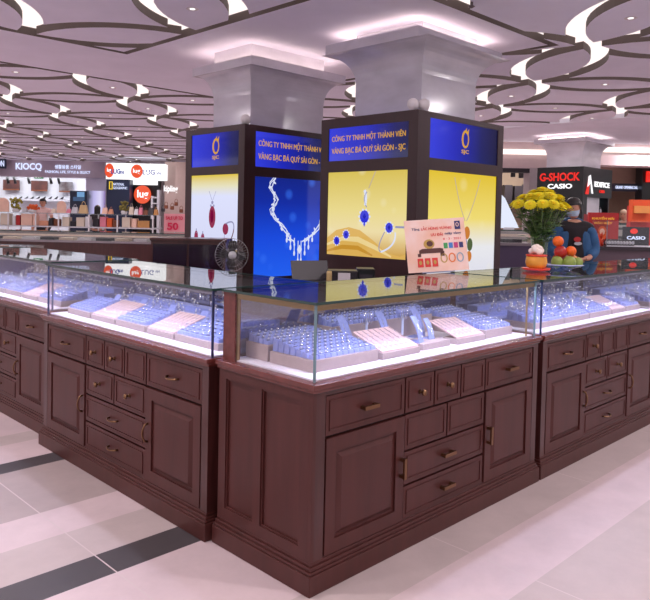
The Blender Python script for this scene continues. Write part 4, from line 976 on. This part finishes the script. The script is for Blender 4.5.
# goods displays in front of the shops (left)
Dg = 18.5
ZG1 = P(60, 226, Dg).z; ZG2 = P(60, 213, Dg).z      # two levels of the long display table
def goods(px, hp, wpx, D, m, name, lab, cat, tp='box', top=True, grp=None):
    """goods hp pixels tall standing on the upper (top) or the lower board"""
    a = P(px-wpx/2, 220, D); c_ = P(px+wpx/2, 220, D); w_ = c_.x-a.x; z0 = (ZG2 if top else ZG1)+.001; z1 = z0+hp*D/FPX; cx_ = (a.x+c_.x)/2
    o = thing(name, lab, cat, CF @ T(cx_, a.y, 0), grp); b = MB()
    if tp == 'arch':
        n = 12; pts = [(-w_/2, z0), (w_/2, z0), (w_/2, z1-w_/2)]+[(w_/2*math.cos(math.pi*k/n), z1-w_/2+w_/2*math.sin(math.pi*k/n)) for k in range(1, n)]+[(-w_/2, z1-w_/2)]
        b.prism(pts, -.02, .02, m, M=Matrix.Rotation(math.pi/2, 4, 'X'))
    elif tp == 'bush':
        b.lathe([(w_*.2, z0), (w_*.26, z0+.06), (w_*.2, z0+.1)], WHITE, 12, M=Matrix.Translation((0, .1, 0)))
        for k in range(34):
            q = random.uniform(0, 6.28); r_ = random.uniform(.08, .4)*w_; b.ball((r_*math.cos(q), .1+.08*math.sin(3*q), z0+.08+(z1-z0-.12)*random.uniform(.05, .9)), w_*random.uniform(.07, .13), m, 6)
    elif tp == 'bag':
        b.add([(-w_/2, -.08, z0), (w_/2, -.08, z0), (w_/2, .08, z0), (-w_/2, .08, z0), (-w_*.4, -.02, z1-(z1-z0)*.3), (w_*.4, -.02, z1-(z1-z0)*.3), (w_*.4, .02, z1-(z1-z0)*.3), (-w_*.4, .02, z1-(z1-z0)*.3)], [(0, 3, 2, 1), (4, 5, 6, 7), (0, 1, 5, 4), (1, 2, 6, 5), (2, 3, 7, 6), (3, 0, 4, 7)], m)
        b.build('bag_body', o); b = MB(); b.tube([(w_*.22*math.cos(math.pi*k/8), 0, z1-(z1-z0)*.3+(z1-z0)*.3*math.sin(math.pi*k/8)) for k in range(9)], w_*.035, m, 6); b.build('handle', o); return o
    else: b.box(-w_/2, w_/2, -.1, .12, z0, z1, m)
    b.build({'arch': 'board', 'bush': 'foliage'}.get(tp, 'carton'), o, bevel=.01 if tp == 'box' else 0); return o
t = cthing('display_table', 'long two level display rack of bags and cartons before the far left shops', 'display rack')
xa_, xb_ = P(-30, 220, Dg).x, P(158, 220, Dg).x; yg = P(60, 220, Dg).y
MB().box(xa_, xb_, yg-.3, yg+.5, ZG1-.03, ZG1, LGY).build('lower_board', t); MB().box(xa_, xb_, yg-.3, yg+.5, ZG1-.35, ZG1-.32, CREAM).build('base_board', t)
MB().box(xa_, xb_, yg-.3, yg+.5, ZG2-.025, ZG2, glass('shelf_glass', (.9, .93, .95, 1), 1.5, .1)).build('upper_board', t)
for px in (-28, 12.5, 39.5, 62, 92, 120, 155):
    x_ = P(px, 220, Dg).x; MB().box(x_, x_+.03, yg-.3, yg-.27, 0, ZG2-.025, WHITE).build('post', t); MB().box(x_, x_+.03, yg+.47, yg+.5, 0, ZG2-.025, WHITE).build('post', t)
KRAFT = mat('kraft', srgb(206, 174, 130), .7); OLV = mat('olive', srgb(120, 110, 50), .7, noise=.4, nscale=9); ROSE = mat('rosew', srgb(216, 150, 120), .6); TAN = mat('basket_tan', srgb(196, 140, 84), .7)
for px, hp, w_, m_, nm, lab, cat, tp in (
    (3, 14, 12, PEACH, 'card_stand', 'pale peach arched card at the far left of the display rack', 'card', 'arch'),
    (14.5, 17, 14, YG, 'dried_flowers', 'yellow green bunch of dried flowers beside the arched card', 'plant', 'bush'),
    (31, 9, 15, ORB, 'toy_basket', 'orange bunch of goods left of the shop assistant', 'basket', 'bush'),
    (25, 6, 4, LGY, 'shopping_bag', 'small grey bag between dried flowers and orange goods', 'bag', 'bag'),
    (54, 6, 4, CREAM, 'shopping_bag', 'small cream bag right beside the shop assistant', 'bag', 'bag'),
    (61.5, 12, 9, PEACH, 'card_stand', 'peach round topped card right of the shop assistant', 'card', 'arch'),
    (69, 6, 4, PINK, 'shopping_bag', 'little pink bag right of the round topped card', 'bag', 'bag'),
    (75, 9, 6, LGY, 'shopping_bag', 'grey paper bag under the blue screens', 'bag', 'bag'),
    (83.5, 12, 8, KRAFT, 'shopping_bag', 'tan kraft bag left of the dark haired shopper', 'bag', 'bag'),
    (105, 9, 5, PEACH, 'shopping_bag', 'peach paper bag right of the dark haired shopper', 'bag', 'bag'),
    (111, 7, 4, ROSE, 'shopping_bag', 'rose bag left of the olive plant', 'bag', 'bag'),
    (123, 15, 13, OLV, 'potted_plant', 'olive green plant in front of the navy pillar', 'plant', 'bush'),
    (131.5, 11, 4.5, CREAM, 'shopping_bag', 'tall cream bag right of the olive plant', 'bag', 'bag'),
    (136.5, 8, 4, WHITE, 'shopping_bag', 'white bag under the round red logo', 'bag', 'bag'),
    (141, 10, 4, PINK, 'shopping_bag', 'pink bag under the round red logo', 'bag', 'bag'),
    (146, 7, 4.5, BRN, 'shopping_bag', 'brown bag before the luggage shop shelf', 'bag', 'bag'),
    (151, 10, 5, DK, 'shopping_bag', 'black bag before the luggage shop shelf', 'bag', 'bag'),
    (156, 8, 4, TAN, 'shopping_bag', 'tan bag at the right end of the display rack', 'bag', 'bag')):
    goods(px, hp, w_, Dg, m_, nm, lab, cat, tp)
for k, (px, hp, w_, m_, nm) in enumerate(((6.5, 11.5, 9, CREAM, 'cream carton at the far left of the lower rack board'), (15.5, 9, 3, WHITE, 'slim white carton in the lower rack beside the leftmost post'), (19.5, 10, 4, RD, 'dark red carton on the lower rack board'), (28, 11.5, 11, PEACH, 'pale peach carton on the lower rack board'), (36, 10, 3.5, PEACH, 'slim peach carton beside the second post of the rack'),
     (45, 5, 9, ROSE, 'flat rose carton below the shop assistant'), (52, 8, 4, DK, 'black carton right below the shop assistant'), (57.5, 7, 5, BRN, 'brown carton in the middle of the lower rack'), (67, 9, 7, CREAM, 'cream carton below the pink bag'), (74, 5, 5, DK, 'low black carton below the grey paper bag'), (81.5, 9, 8, CREAM, 'wide cream carton below the tan kraft bag'), (88.5, 10, 4, WHITE, 'tall white carton at the middle post of the rack'),
     (97, 8, 5, DK, 'black carton below the dark haired shopper'), (104, 10, 6, PINK, 'pink carton below the peach paper bag'), (110.5, 9, 5, ORB, 'orange carton below the rose bag'), (116, 7, 4.5, BRN, 'brown carton below the olive plant, left side'), (127, 10, 8, CREAM, 'cream carton below the tall cream bag'), (135, 9, 5, PEACH, 'peach carton below the white bag'), (144.5, 7, 12, TAN, 'long tan woven box on the lower rack'), (152.5, 9, 3, DK, 'slim black carton at the right end of the lower rack'))):
    goods(px, hp, w_, Dg, m_, 'carton', nm, 'carton', 'box', False)

# far glass counters (left) at about 14 m
def far_case(label, px0, px1, D, y_top, deck_y, front=WOODD, depth=.6, glassh=True, lit=True):
    a = P(px0, y_top, D); c_ = P(px1, y_top, D); z1 = (a.z+c_.z)/2; zd = P((px0+px1)/2, deck_y, D).z; W_ = c_.x-a.x
    t_ = thing('glass_counter', label, 'display counter', CF @ T(a.x, a.y, 0))
    MB().box(0, W_, 0, depth, 0, zd-.04, front).build('cabinet_body', t_); MB().box(-.02, W_+.02, -.03, depth+.02, zd-.04, zd, mat('alu_top', srgb(150, 140, 146), .3, .3)).build('countertop', t_)
    MB().box(0, W_, 0, .008, zd, z1-.012, GLASS).build('front_glass', t_); MB().box(-.01, W_+.01, -.01, depth, z1-.012, z1, GTOP).build('glass_top', t_)
    MB().box(-.01, W_+.01, -.014, -.01, z1-.014, z1+.001, GEDGE).build('polished_edge', t_)
    MB().box(.05, W_-.05, .04, .08, z1-.1, z1-.06, CREAM if lit else DK).build('lamp_strip', t_)
    MB().box(0, W_, depth-.02, depth, zd, z1-.012, mat('case_back', srgb(150, 140, 140), .5)).build('back_panel', t_)
    n = int(W_/.35)
    for k in range(n): 
        x = (k+.5)*W_/n; tr = MB().box(x-.14, x+.14, .12, .4, zd, zd+.05, [WHITE, DK, CREAM][k % 3]).build('tray', t_)
    return t_
far_case('distant lit glass counter on the left, before the homeware shop', -40, 186, 14, 231.5, 240.5)
# lit back counter left edge between, at 8 m (light trays)
t = far_case('blue topped low counter at the far left edge behind the farthest case', -60, 26, 9.5, 246, 256, front=mat('blue_front', srgb(30, 36, 110), .4), lit=False)

# right side: watch kiosk under the distant column
X0, X1, Y0, Y1 = 11.6, 12.96, 4.36, 5.36
t = thing('watch_kiosk', 'black watch kiosk with red and white lettering round the distant column', 'kiosk', T(X0, Y0))
HK = 2.55
b = MB(); b.box(0, X1-X0, 0, Y1-Y0, 1.95, HK, BLK)
b.box(0, .08, 0, Y1-Y0, .0, 1.95, BLK); b.box(.08, X1-X0, 0, .05, 0, 1.6, mat('red_front', srgb(150, 26, 28), .4)); b.box(.08, X1-X0, .4, .45, 1.6, 1.95, BLK); b.box(.08, .2, 0, .4, 1.6, 1.95, BLK); b.box(X1-X0-.05, X1-X0, .05, Y1-Y0, 0, 1.95, BLK); b.build('casing', t)
# sign on the face turned to the left (-X)
MLk = Matrix.Translation((0, Y1-Y0, 0)) @ Matrix.Rotation(-math.pi/2, 4, 'Z')
text_obj('G-SHOCK', ERED, .87, .17, t, MLk @ Matrix.Translation((.5, -.01, 2.35)), .01, .03)
text_obj('CASIO', LIT, .53, .1, t, MLk @ Matrix.Translation((.51, -.01, 2.16)), .01, .03)
text_obj('EDIFICE', LIT, .72, .11, t, Matrix.Translation((.86, -.01, 2.22)), .01, .03); text_obj('CASIO', ERED, .25, .06, t, Matrix.Translation((.86, -.01, 2.08)), .01, .02)
b = MB()
b.add(*poly([(.08, 2.0), (.22, 2.34), (.3, 2.34), (.24, 2.0)], ERED)[:2], ERED, M=Matrix.Translation((0, -.01, 0))); b.add(*poly([(.2, 2.36), (.16, 2.14), (.3, 2.22), (.36, 2.02), (.44, 2.02), (.3, 2.4)], LIT)[:2], LIT, M=Matrix.Translation((0, -.014, 0))); b.build('emblem', t)
MB().box(.1, X1-X0-.07, .38, .4, 1.62, 1.93, E_('case_glow', (190, 206, 220), .85)).build('lit_back', t)
MB().box(.08, X1-X0-.05, .051, .38, 1.6, 1.61, WHITE).build('shelf', t)
text_obj('G-SHOCK', E_('amber_letter', (230, 150, 50), .8), .6, .07, t, Matrix.Translation((.7, -.01, 1.46)), .01, .03); text_obj('WATCHES', E_('amber_letter', (230, 150, 50), .8), .5, .06, t, Matrix.Translation((.7, -.01, 1.32)), .01, .03)
random.seed(11)
wm = MB(); wm.tube([(.03*math.cos(2*math.pi*k/10), 0, .04+.04*math.sin(2*math.pi*k/10)) for k in range(10)], .01, DK, 6, closed=True); wm.lathe([(.024, -.012), (.026, -.006), (.024, 0), (1e-5, 0)], LGY, 12, Matrix.Translation((0, -.012, .04)) @ Matrix.Rotation(math.pi/2, 4, 'X')); wme = wm.mesh('wrist_watch')
for k in range(14):
    o = bpy.data.objects.new('wrist_watch', wme); COL.objects.link(o); o.matrix_world = T(X0+.3+.13*(k % 7)+.05*(k//7), Y0+.12+.12*(k//7), 1.611) @ Matrix.Diagonal((1.8, 1.8, 1.7+.9*(k//7), 1))
    tag(o, 'chunky wrist watch on the lit shelf of the watch kiosk', 'watch', 'watches on the watch kiosk shelf')

# shops behind on the right
COVEM2 = emis('cove_line', (1, .86, .8, 1), 1.6)
t = cthing('shop_front', 'brown far shop behind the shop counter on the right', 'shop'); D4 = 18
shopbox('back_panel', 600, 760, D4+2.5, 160, 260, .2, mat('brown_wall', srgb(150, 120, 104), .7), t, True)
shopbox('shop_ceiling_panel', 600, 760, D4+.2, 164, 183, 2.2, mat('brown_ceiling', srgb(150, 118, 104), .7), t)
b = MB(); cbox(b, 598, 760, 15.8, 140, 165, .6, mat('bulkhead', srgb(206, 184, 186), .7)); b.build('bulkhead', t); shopbox('cove_strip', 598, 760, 15.7, 150.5, 151.6, .1, COVEM2, t)
shopbox('banner', 613, 645, D4-.1, 184, 191, .1, mat('banner_dark', srgb(40, 34, 52), .5), t); ctext(t, 'GRAND OPENING SALE 2021', 629, 187.5, D4-.1, 28, 3, LITB, .02)
shopbox('black_pillar', 643, 700, D4-.4, 166, 262, .4, BLK, t, True); shopbox('pillar_sign', 647, 690, D4-.5, 172, 182, .06, ERED, t)
for px, py in ((629, 184), (641, 182)):
    b = MB(); p_ = P(px, py, D4+1.2); b.ball((p_.x, p_.y-1.6, p_.z), .06, LIT, 10); b.build('ceiling_spot', t)
D5 = 15.8
t = cthing('shop_front', 'far bright shop opening left of the flowers under a beige bulkhead', 'shop')
b = MB(); cbox(b, 430, 597.5, D5, 139, 168.5, .6, mat('bulkhead', srgb(206, 184, 186), .7)); b.build('bulkhead', t); shopbox('cove_strip', 430, 598, D5-.1, 151, 152.1, .1, COVEM2, t)
shopbox('pier', 530, 537, D5, 168, 262, .5, mat('pier', srgb(176, 166, 170), .6), t, True)
shopbox('lintel', 430, 531, D5+.02, 168.5, 170.5, .2, DK, t)
shopbox('back_panel', 430, 531, D5+3, 160, 262, .2, mat('brown_wall2', srgb(150, 132, 114), .7), t, True)
for (a, c_, y0, y1) in ((505, 512, 185, 215), (515, 524, 186, 200), (526, 530, 184, 220)): shopbox('shelf_unit', a, c_, D5+2.4, y0, y1, .4, DK, t)
for px, py in ((513, 177), (521, 178)): b = MB(); p_ = P(px, py, D5+1); b.tube([(p_.x, p_.y, p_.z+.2), (p_.x, p_.y, p_.z)], .06, BLACK, 8); b.build('spotlight', t)
for px, D_, pw_ in ((516, D5+1.6, 90), (628, D4+1.3, 110), (520, 12.2, 60), (660, 12.0, 60)):
    pq = CF @ P(px, 200, D_); lm = area('shop_fill', (pq.x, pq.y, ZC-.02), (0, 0, math.atan2(_R.y, _R.x)), 1.2 if D_ > 13 else .3, .3, pw_*(1 if D_ > 13 else .6), (1, .92, .88))  # fill lights added to brighten the right back panels and bulkheads
# slanting white light panel
t = cthing('light_panel', 'slanting white lit panel seen between the kiosk and the flowers', 'light panel'); a = P(505, 198, 11); 
k = 11/FPX
b = MB(); pts = [P(500, 193, 11), P(505, 198, 11), P(519, 228, 11), P(500, 228, 11)]; n = 4
b.add([tuple(p_) for p_ in pts]+[(p_.x, p_.y+.05, p_.z) for p_ in pts], [(0, 1, 2, 3), (7, 6, 5, 4)]+[(i, (i+4), (i+1) % 4+4, (i+1) % 4) for i in range(4)], E_('panel_white', (226, 232, 250), 1)); b.build('panel', t)
p_ = P(508, 228, 11); b = MB(); b.box(p_.x-.06, p_.x+.1, p_.y, p_.y+.05, 0, p_.z+.01, LGY); b.build('support', t)
far_case('blue lit glass counter between the kiosk and the flowers', 470, 560, 10.2, 230, 243, front=mat('mauve_front', srgb(84, 72, 100), .4))
a_ = P(582, 247.5, 8.6); a2 = P(607, 247.5, 8.6); e_ = P(720, 247.5, 8.6); zd = P(651, 247.5, 8.6).z; zt_ = P(651, 222, 8.6).z
t = thing('watch_counter', 'dark topped watch counter on the right behind the fruit plate', 'display counter', CF @ T(a_.x, a_.y, 0))
W_ = e_.x-a_.x; g0 = a2.x-a_.x
MB().box(.03, W_, .03, .5, 0, zd-.045, mat('mauve_front2', srgb(96, 76, 88), .4)).build('cabinet_body', t); MB().box(0, W_, 0, .55, zd-.045, zd, mat('dark_top', srgb(52, 40, 48), .25)).build('countertop', t)
MB().box(.01, .03, -.02, 0, 0, zd-.045, mat('steel_post', srgb(150, 150, 165), .3, .8)).build('post', t)
MB().box(g0, W_, .02, .026, zd, zt_, GLASS).build('front_glass', t); MB().box(g0, g0+.006, .026, .5, zd, zt_, GLASS).build('side_glass', t); MB().box(g0, W_, .02, .5, zt_, zt_+.008, GLASS).build('glass_top', t)
MB().box(g0-.003, g0+.003, .014, .02, zd, zt_+.008, GPOST).build('glass_joint', t)
MB().box(g0+.02, W_, .06, .3, zd, zd+.012, mat('white_mat', srgb(225, 222, 232), .5)).build('display_deck', t)
# lettering and watches in it
p0 = P(582, 247.5, 8.6); zd = P(651, 247.5, 8.6).z
for k in range(20):
    o = bpy.data.objects.new('wrist_watch', wme); COL.objects.link(o); o.matrix_world = CF @ T(P(609+3.0*(k % 10)+1.5*(k//10), 240, 8.6).x, a_.y+.09+.11*(k//10), zd+.0125) @ Matrix.Diagonal((.75, .75, .9, 1))
    tag(o, 'small wrist watch in the right hand watch counter', 'watch', 'watches in the right watch counter')
o = thing('brand_block', 'clear block lettered CASIO with a red mark in the watch counter', 'sign', CF)
q_ = P(638, 238, 8.95); MB().box(q_.x-.17, q_.x+.17, q_.y+.06, q_.y+.08, zd+.0, q_.z+.14, mat('smoke', srgb(50, 44, 54), .2)).build('block', o)
text_obj('CASIO', LITB, .24, .045, o, Matrix.Translation((q_.x, q_.y+.055, q_.z)), .004, .03); b = MB(); b.add(*oval(q_.x-.03, q_.z+.085, .05, .035, ERED)[:2], ERED, M=Matrix.Translation((0, q_.y+.055, 0))); b.build('red_mark', o)
# red boards and orange box
o = thing('promotion_board', 'red promotion board with gold figure behind the man in the blue jacket', 'poster', CF)
shopbox('board', 589, 618, 10.6, 213, 262, .05, mat('red_board', srgb(170, 26, 30), .45), o, True)
p_ = P(602, 233, 10.6); b = MB(); b.add(*oval(p_.x, p_.z, .07, .11, ORB)[:2], ORB, M=Matrix.Translation((0, p_.y-.004, 0))); b.add(*oval(p_.x, p_.z+.02, .04, .05, PEACH)[:2], PEACH, M=Matrix.Translation((0, p_.y-.008, 0))); b.build('printed_figure', o)
ctext(o, 'KHUYẾN MÃI', 603, 218, 10.6, 22, 3.5, E_('amber_letter', (230, 150, 50), .8), .03, -.006); ctext(o, 'ĐẶC BIỆT', 603, 223, 10.6, 18, 3.2, E_('amber_letter', (230, 150, 50), .8), .03, -.006)
o = thing('promotion_stand', 'orange framed promotion box at the right edge beyond the watch counter', 'stand', CF)
shopbox('orange_panel', 633, 652, 11.5, 200, 222, .15, mat('orange_panel', srgb(214, 84, 40), .5), o); shopbox('red_panel', 631, 654, 11.65, 206, 262, .15, RD, o, True); shopbox('inner_panel', 636, 650, 11.42, 206, 213, .08, mat('tan_panel', srgb(226, 150, 80), .5), o)
far_case('distant dark counter behind the watch counter', 600, 720, 12.5, 225, 240, front=BLK, lit=False)
rdm = mat('red_paper', srgb(216, 62, 30), .6)
b = MB(); random.seed(5); q_ = P(599, 240, 8.75)
for k in range(26):
    a = random.uniform(0, 6.28); r_ = random.uniform(.01, .06); zz = random.uniform(0, .14); r2 = r_*(1-zz/.2)
    b.add([(r2*math.cos(a), r2*math.sin(a), zz), (r2*math.cos(a)+.03*math.cos(a+.5), r2*math.sin(a)+.03*math.sin(a+.5), zz+.01), (r2*math.cos(a)+.02*math.cos(a), r2*math.sin(a)+.02*math.sin(a), zz+.05)], [(0, 1, 2)], rdm)
b.lathe([(.05, 0), (.055, .02), (.02, .12), (1e-5, .15)], rdm, 12)
tag(b.build('paper_ornament', M=CF @ T(q_.x, q_.y, zd)), 'orange red paper ornament on the left end of the watch counter', 'ornament')

# ------------------------------------------------------------------ people
SKIN = mat('skin', srgb(206, 150, 126), .5, noise=.06); HAIR = mat('hair_black', srgb(24, 18, 18), .5)
def skin_body(name, joints, edges, rad, m, parent, sub=2):
    me = bpy.data.meshes.new(name); me.from_pydata(joints, edges, []); o = bpy.data.objects.new(name, me); COL.objects.link(o)
    md = o.modifiers.new('skin', 'SKIN'); 
    bpy.context.view_layer.update()
    for i, v in enumerate(me.skin_vertices[0].data): v.radius = rad[i] if isinstance(rad[i], tuple) else (rad[i], rad[i]); v.use_root = (i == 0)
    md.use_smooth_shade = True; o.modifiers.new('sub', 'SUBSURF').levels = sub; o.modifiers['sub'].render_levels = sub
    dg = bpy.context.evaluated_depsgraph_get(); dg.update(); m2 = bpy.data.meshes.new_from_object(o.evaluated_get(dg)); bpy.data.objects.remove(o)
    m2.name = name; m2.materials.clear(); m2.materials.append(m)
    r = bpy.data.objects.new(name, m2); COL.objects.link(r); r.parent = parent
    for p_ in m2.polygons: p_.use_smooth = True
    return r
def person(label, M, h, jacket, shirt, trousers, arms, hair=HAIR, mask=False, headturn=0, longhair=False, headtilt=.0, opened=True, skinm=SKIN):
    s = h/1.7; t_ = thing('person', label, 'person', M)
    sc = lambda L: [(x*s, y*s, z*s) for x, y, z in L]
    # body: pelvis root, spine, neck, legs, arms with hands   (faces -y)
    J = [(0, 0, .92), (0, 0, 1.08), (0, 0, 1.26), (0, .01, 1.38), (0, .005, 1.46), (.09, 0, .86), (.1, 0, .48), (.1, .02, .08), (.1, -.12, .035), (-.09, 0, .86), (-.1, 0, .48), (-.1, .02, .08), (-.1, -.12, .035)]
    R0 = [(.15, .1), (.135, .09), (.155, .1), (.10, .075), .05, .085, .055, .04, .035, .085, .055, .04, .035]
    Ed = [(0, 1), (1, 2), (2, 3), (3, 4), (0, 5), (5, 6), (6, 7), (7, 8), (0, 9), (9, 10), (10, 11), (11, 12)]
    for sg, (el, wr, ha) in zip((1, -1), arms):
        n = len(J); J += [(sg*.185, .01, 1.37), el, wr, ha]; R0 += [.055, .042, .03, (.034, .018)]; Ed += [(3, n), (n, n+1), (n+1, n+2), (n+2, n+3)]
    skin_body('body', sc(J), Ed, [tuple(a*s for a in r) if isinstance(r, tuple) else r*s for r in R0], skinm, t_)
    # fingers
    for sg, (el, wr, ha) in zip((1, -1), arms):
        d = (Vector(ha)-Vector(wr)).normalized(); side = d.cross(Vector((0, 0, 1))).normalized(); b = MB(); dn = Vector((0, 0, -1))
        for k, ln in enumerate((.06, .072, .066, .05)):
            p_ = Vector(ha)+side*(k-1.5)*.019; b.tube([(p_)*s, (p_+d*ln*.5+dn*.004)*s, (p_+d*ln*.85+dn*.018)*s, (p_+d*ln+dn*.03)*s], [.009*s, .0085*s, .0075*s, .005*s], skinm, 8)
        p_ = Vector(wr)+(Vector(ha)-Vector(wr))*.45; b.tube([p_*s, (p_-side*sg*.03+d*.02)*s, (p_-side*sg*.045+d*.05)*s], [.011*s, .01*s, .007*s], skinm, 8)
        b.build('fingers', t_)
    # clothing: torso shell and sleeves
    def shell(nm, sel, grow, m):
        JJ = [J[i] for i in sel[0]]; RR = [(tuple(a+grow for a in R0[i]) if isinstance(R0[i], tuple) else R0[i]+grow) for i in sel[0]]
        return skin_body(nm, sc(JJ), sel[1], [tuple(a*s for a in r) if isinstance(r, tuple) else r*s for r in RR], m, t_)
    ku = 3
    JJ = [J[0], J[1], J[2], J[3]]; RR = [(.162, .112), (.15, .105), (.17, .115), (.13, .095)]; EE = [(0, 1), (1, 2), (2, 3)]
    for k0 in (13, 17):
        n = len(JJ); JJ += [J[k0], tuple(Vector(J[k0+1])*.55+Vector(J[k0])*.45)]; RR += [.072, .06]; EE += [(3, n), (n, n+1)]
    skin_body('shirt', sc(JJ), EE, [tuple(a*s for a in r) if isinstance(r, tuple) else r*s for r in RR], shirt, t_)
    shell('trousers', ([0, 5, 6, 7, 9, 10, 11], [(0, 1), (1, 2), (2, 3), (0, 4), (4, 5), (5, 6)]), .016, trousers)
    if jacket:
        for sg, k0 in ((1, 13), (-1, 17)):
            # one half of an open jacket: side of the torso plus sleeve
            JJ = [(sg*.10, .03, 1.2), (sg*.115, .025, 1.0), (sg*.11, .02, .88), (sg*.10, .03, 1.34), J[k0], J[k0+1], tuple(Vector(J[k0+2])*.85+Vector(J[k0+1])*.15)]
            RR = [(.105, .135), (.10, .13), (.10, .135), (.10, .115), .092, .075, .055]
            skin_body('jacket_half', sc(JJ), [(0, 1), (1, 2), (0, 3), (3, 4), (4, 5), (5, 6)], [tuple(a*s for a in r) if isinstance(r, tuple) else r*s for r in RR], jacket, t_)
        MB().tube([(.085*s*math.cos(a), (.015+.07*math.sin(a))*s, (1.44+.02*math.sin(a))*s) for a in [math.pi*(-.12+1.24*k/12) for k in range(13)]], .022*s, jacket, 8).build('collar', t_)
    # head
    HM = Matrix.Translation((0, -.01*s, 1.47*s)) @ Matrix.Rotation(headturn, 4, 'Z') @ Matrix.Rotation(headtilt, 4, 'X') @ Matrix.Diagonal((s, s, s, 1))
    b = MB(); prof = [(1e-5, 0), (.035, .004), (.05, .03), (.062, .06), (.071, .10), (.075, .135), (.073, .17), (.06, .205), (.035, .225), (1e-5, .232)]
    b.lathe(prof, skinm, 20, HM @ Matrix.Diagonal((1, 1.22, 1, 1)))
    for sg in (1, -1): b.ball((sg*.075, .01, .115), .018, skinm, 8, (.4, .8, 1.4), HM)
    b.add([(-.012, -.088, .095), (.012, -.088, .095), (0, -.112, .1), (0, -.09, .135)], [(0, 1, 2), (1, 3, 2), (3, 0, 2)], skinm, True, HM)
    b.build('head', t_)
    for sg in (1, -1): MB().ball((sg*.028, -.083, .13), .009, DK, 8, (1.4, .5, .7), HM).build('eye', t_)
    MB().tube([(-.022, -.086, .062), (0, -.091, .06), (.022, -.086, .062)], .005, mat('lips', srgb(170, 90, 84), .5), 6, M=HM).build('mouth', t_)
    b = MB(); n = 20; vs = []; fs = []
    K = 8
    for j in range(K+1):
        for i in range(n):
            a = 2*math.pi*i/n; fr = -math.sin(a)      # 1 at the front
            tq = min(1, max(0, (fr+.1)/.5)); tq = tq*tq*(3-2*tq); back_ = .06 if not longhair else -.04; lo = back_+(.165-back_)*tq; z_ = .24-(.24-lo)*(j/K)
            rr = math.sqrt(max(0, 1-((z_-.125)/.117)**2)) if z_ > .125 else 1
            rr = max(rr, .02); rad_ = .091*rr if j else .004
            vs.append((rad_*math.cos(a), rad_*1.22*math.sin(a)+.004, z_))
    for j in range(K):
        for i in range(n): fs.append((j*n+i, (j+1)*n+i, (j+1)*n+(i+1) % n, j*n+(i+1) % n))
    b.add(vs, fs, hair, True, HM); b.build('hair', t_)
    if mask:
        b = MB(); vs = []; n = 10
        for j, (z_, r_) in enumerate(((.03, .056), (.06, .074), (.1, .082))):
            for i in range(n+1):
                a = math.pi*(1.08+.84*i/n); vs.append((r_*math.cos(a)*1.0, r_*1.28*math.sin(a)-.006, z_+.008*math.sin(math.pi*i/n)))
        fs = [(j*(n+1)+i, j*(n+1)+i+1, (j+1)*(n+1)+i+1, (j+1)*(n+1)+i) for j in range(2) for i in range(n)]
        b.add(vs, fs, mat('mask_blue', srgb(190, 214, 236), .7), True, HM)
        for sg in (1, -1): b.tube([(sg*.066, -.05, .09), (sg*.078, .0, .115)], .0018, WHITE, 5, HM)
        b.build('face_mask', t_)
    return t_
JB = mat('denim_jacket', srgb(48, 92, 138), .75, noise=.15, nscale=12); BT = mat('black_tshirt', srgb(34, 26, 32), .8); TR = mat('dark_trousers', srgb(36, 36, 46), .8)
pm = cfm(573, 7.9, 0, .0)
pt = person('man in a blue jacket, black T-shirt and face mask looking down behind the fruit', pm, 1.72, JB, BT, TR,
       (((.25, .02, 1.1), (.12, -.16, 1.03), (.05, -.2, 1.03)), ((-.25, .02, 1.1), (-.12, -.16, 1.03), (-.05, -.2, 1.04))), mask=True, headturn=-.7, headtilt=.25)
b = MB(); s_ = 1.72/1.7
b.add(*oval(0, 1.235*s_, .04, .03, RD)[:2], RD, M=Matrix.Translation((0, -.135*s_, 0))); b.add(*oval(.01, 1.19*s_, .045, .02, LGY)[:2], LGY, M=Matrix.Translation((0, -.132*s_, 0))); b.build('shirt_print', pt)
AD = (((.24, .02, 1.1), (.2, -.14, .95), (.19, -.2, .9)), ((-.24, .02, 1.1), (-.2, -.14, .95), (-.19, -.2, .9)))
person('shop assistant in a pale pink top behind the far display table', cfm(43, 16.6+3.2), 1.78, None, mat('pale_top', srgb(236, 200, 196), .8), TR, AD, headtilt=.2)
person('dark haired shopper in a dark top seen from behind at the far display table', cfm(97, 20.2, 0, math.pi), 1.62, None, DK, TR, AD, longhair=True)
person('grey haired person in a light coat near the orange promotion box', cfm(623, 15.0, 0, -.6), 1.72, mat('light_coat', srgb(226, 200, 186), .8), DK, TR, AD, hair=mat('pale_hair', srgb(214, 176, 150), .6))
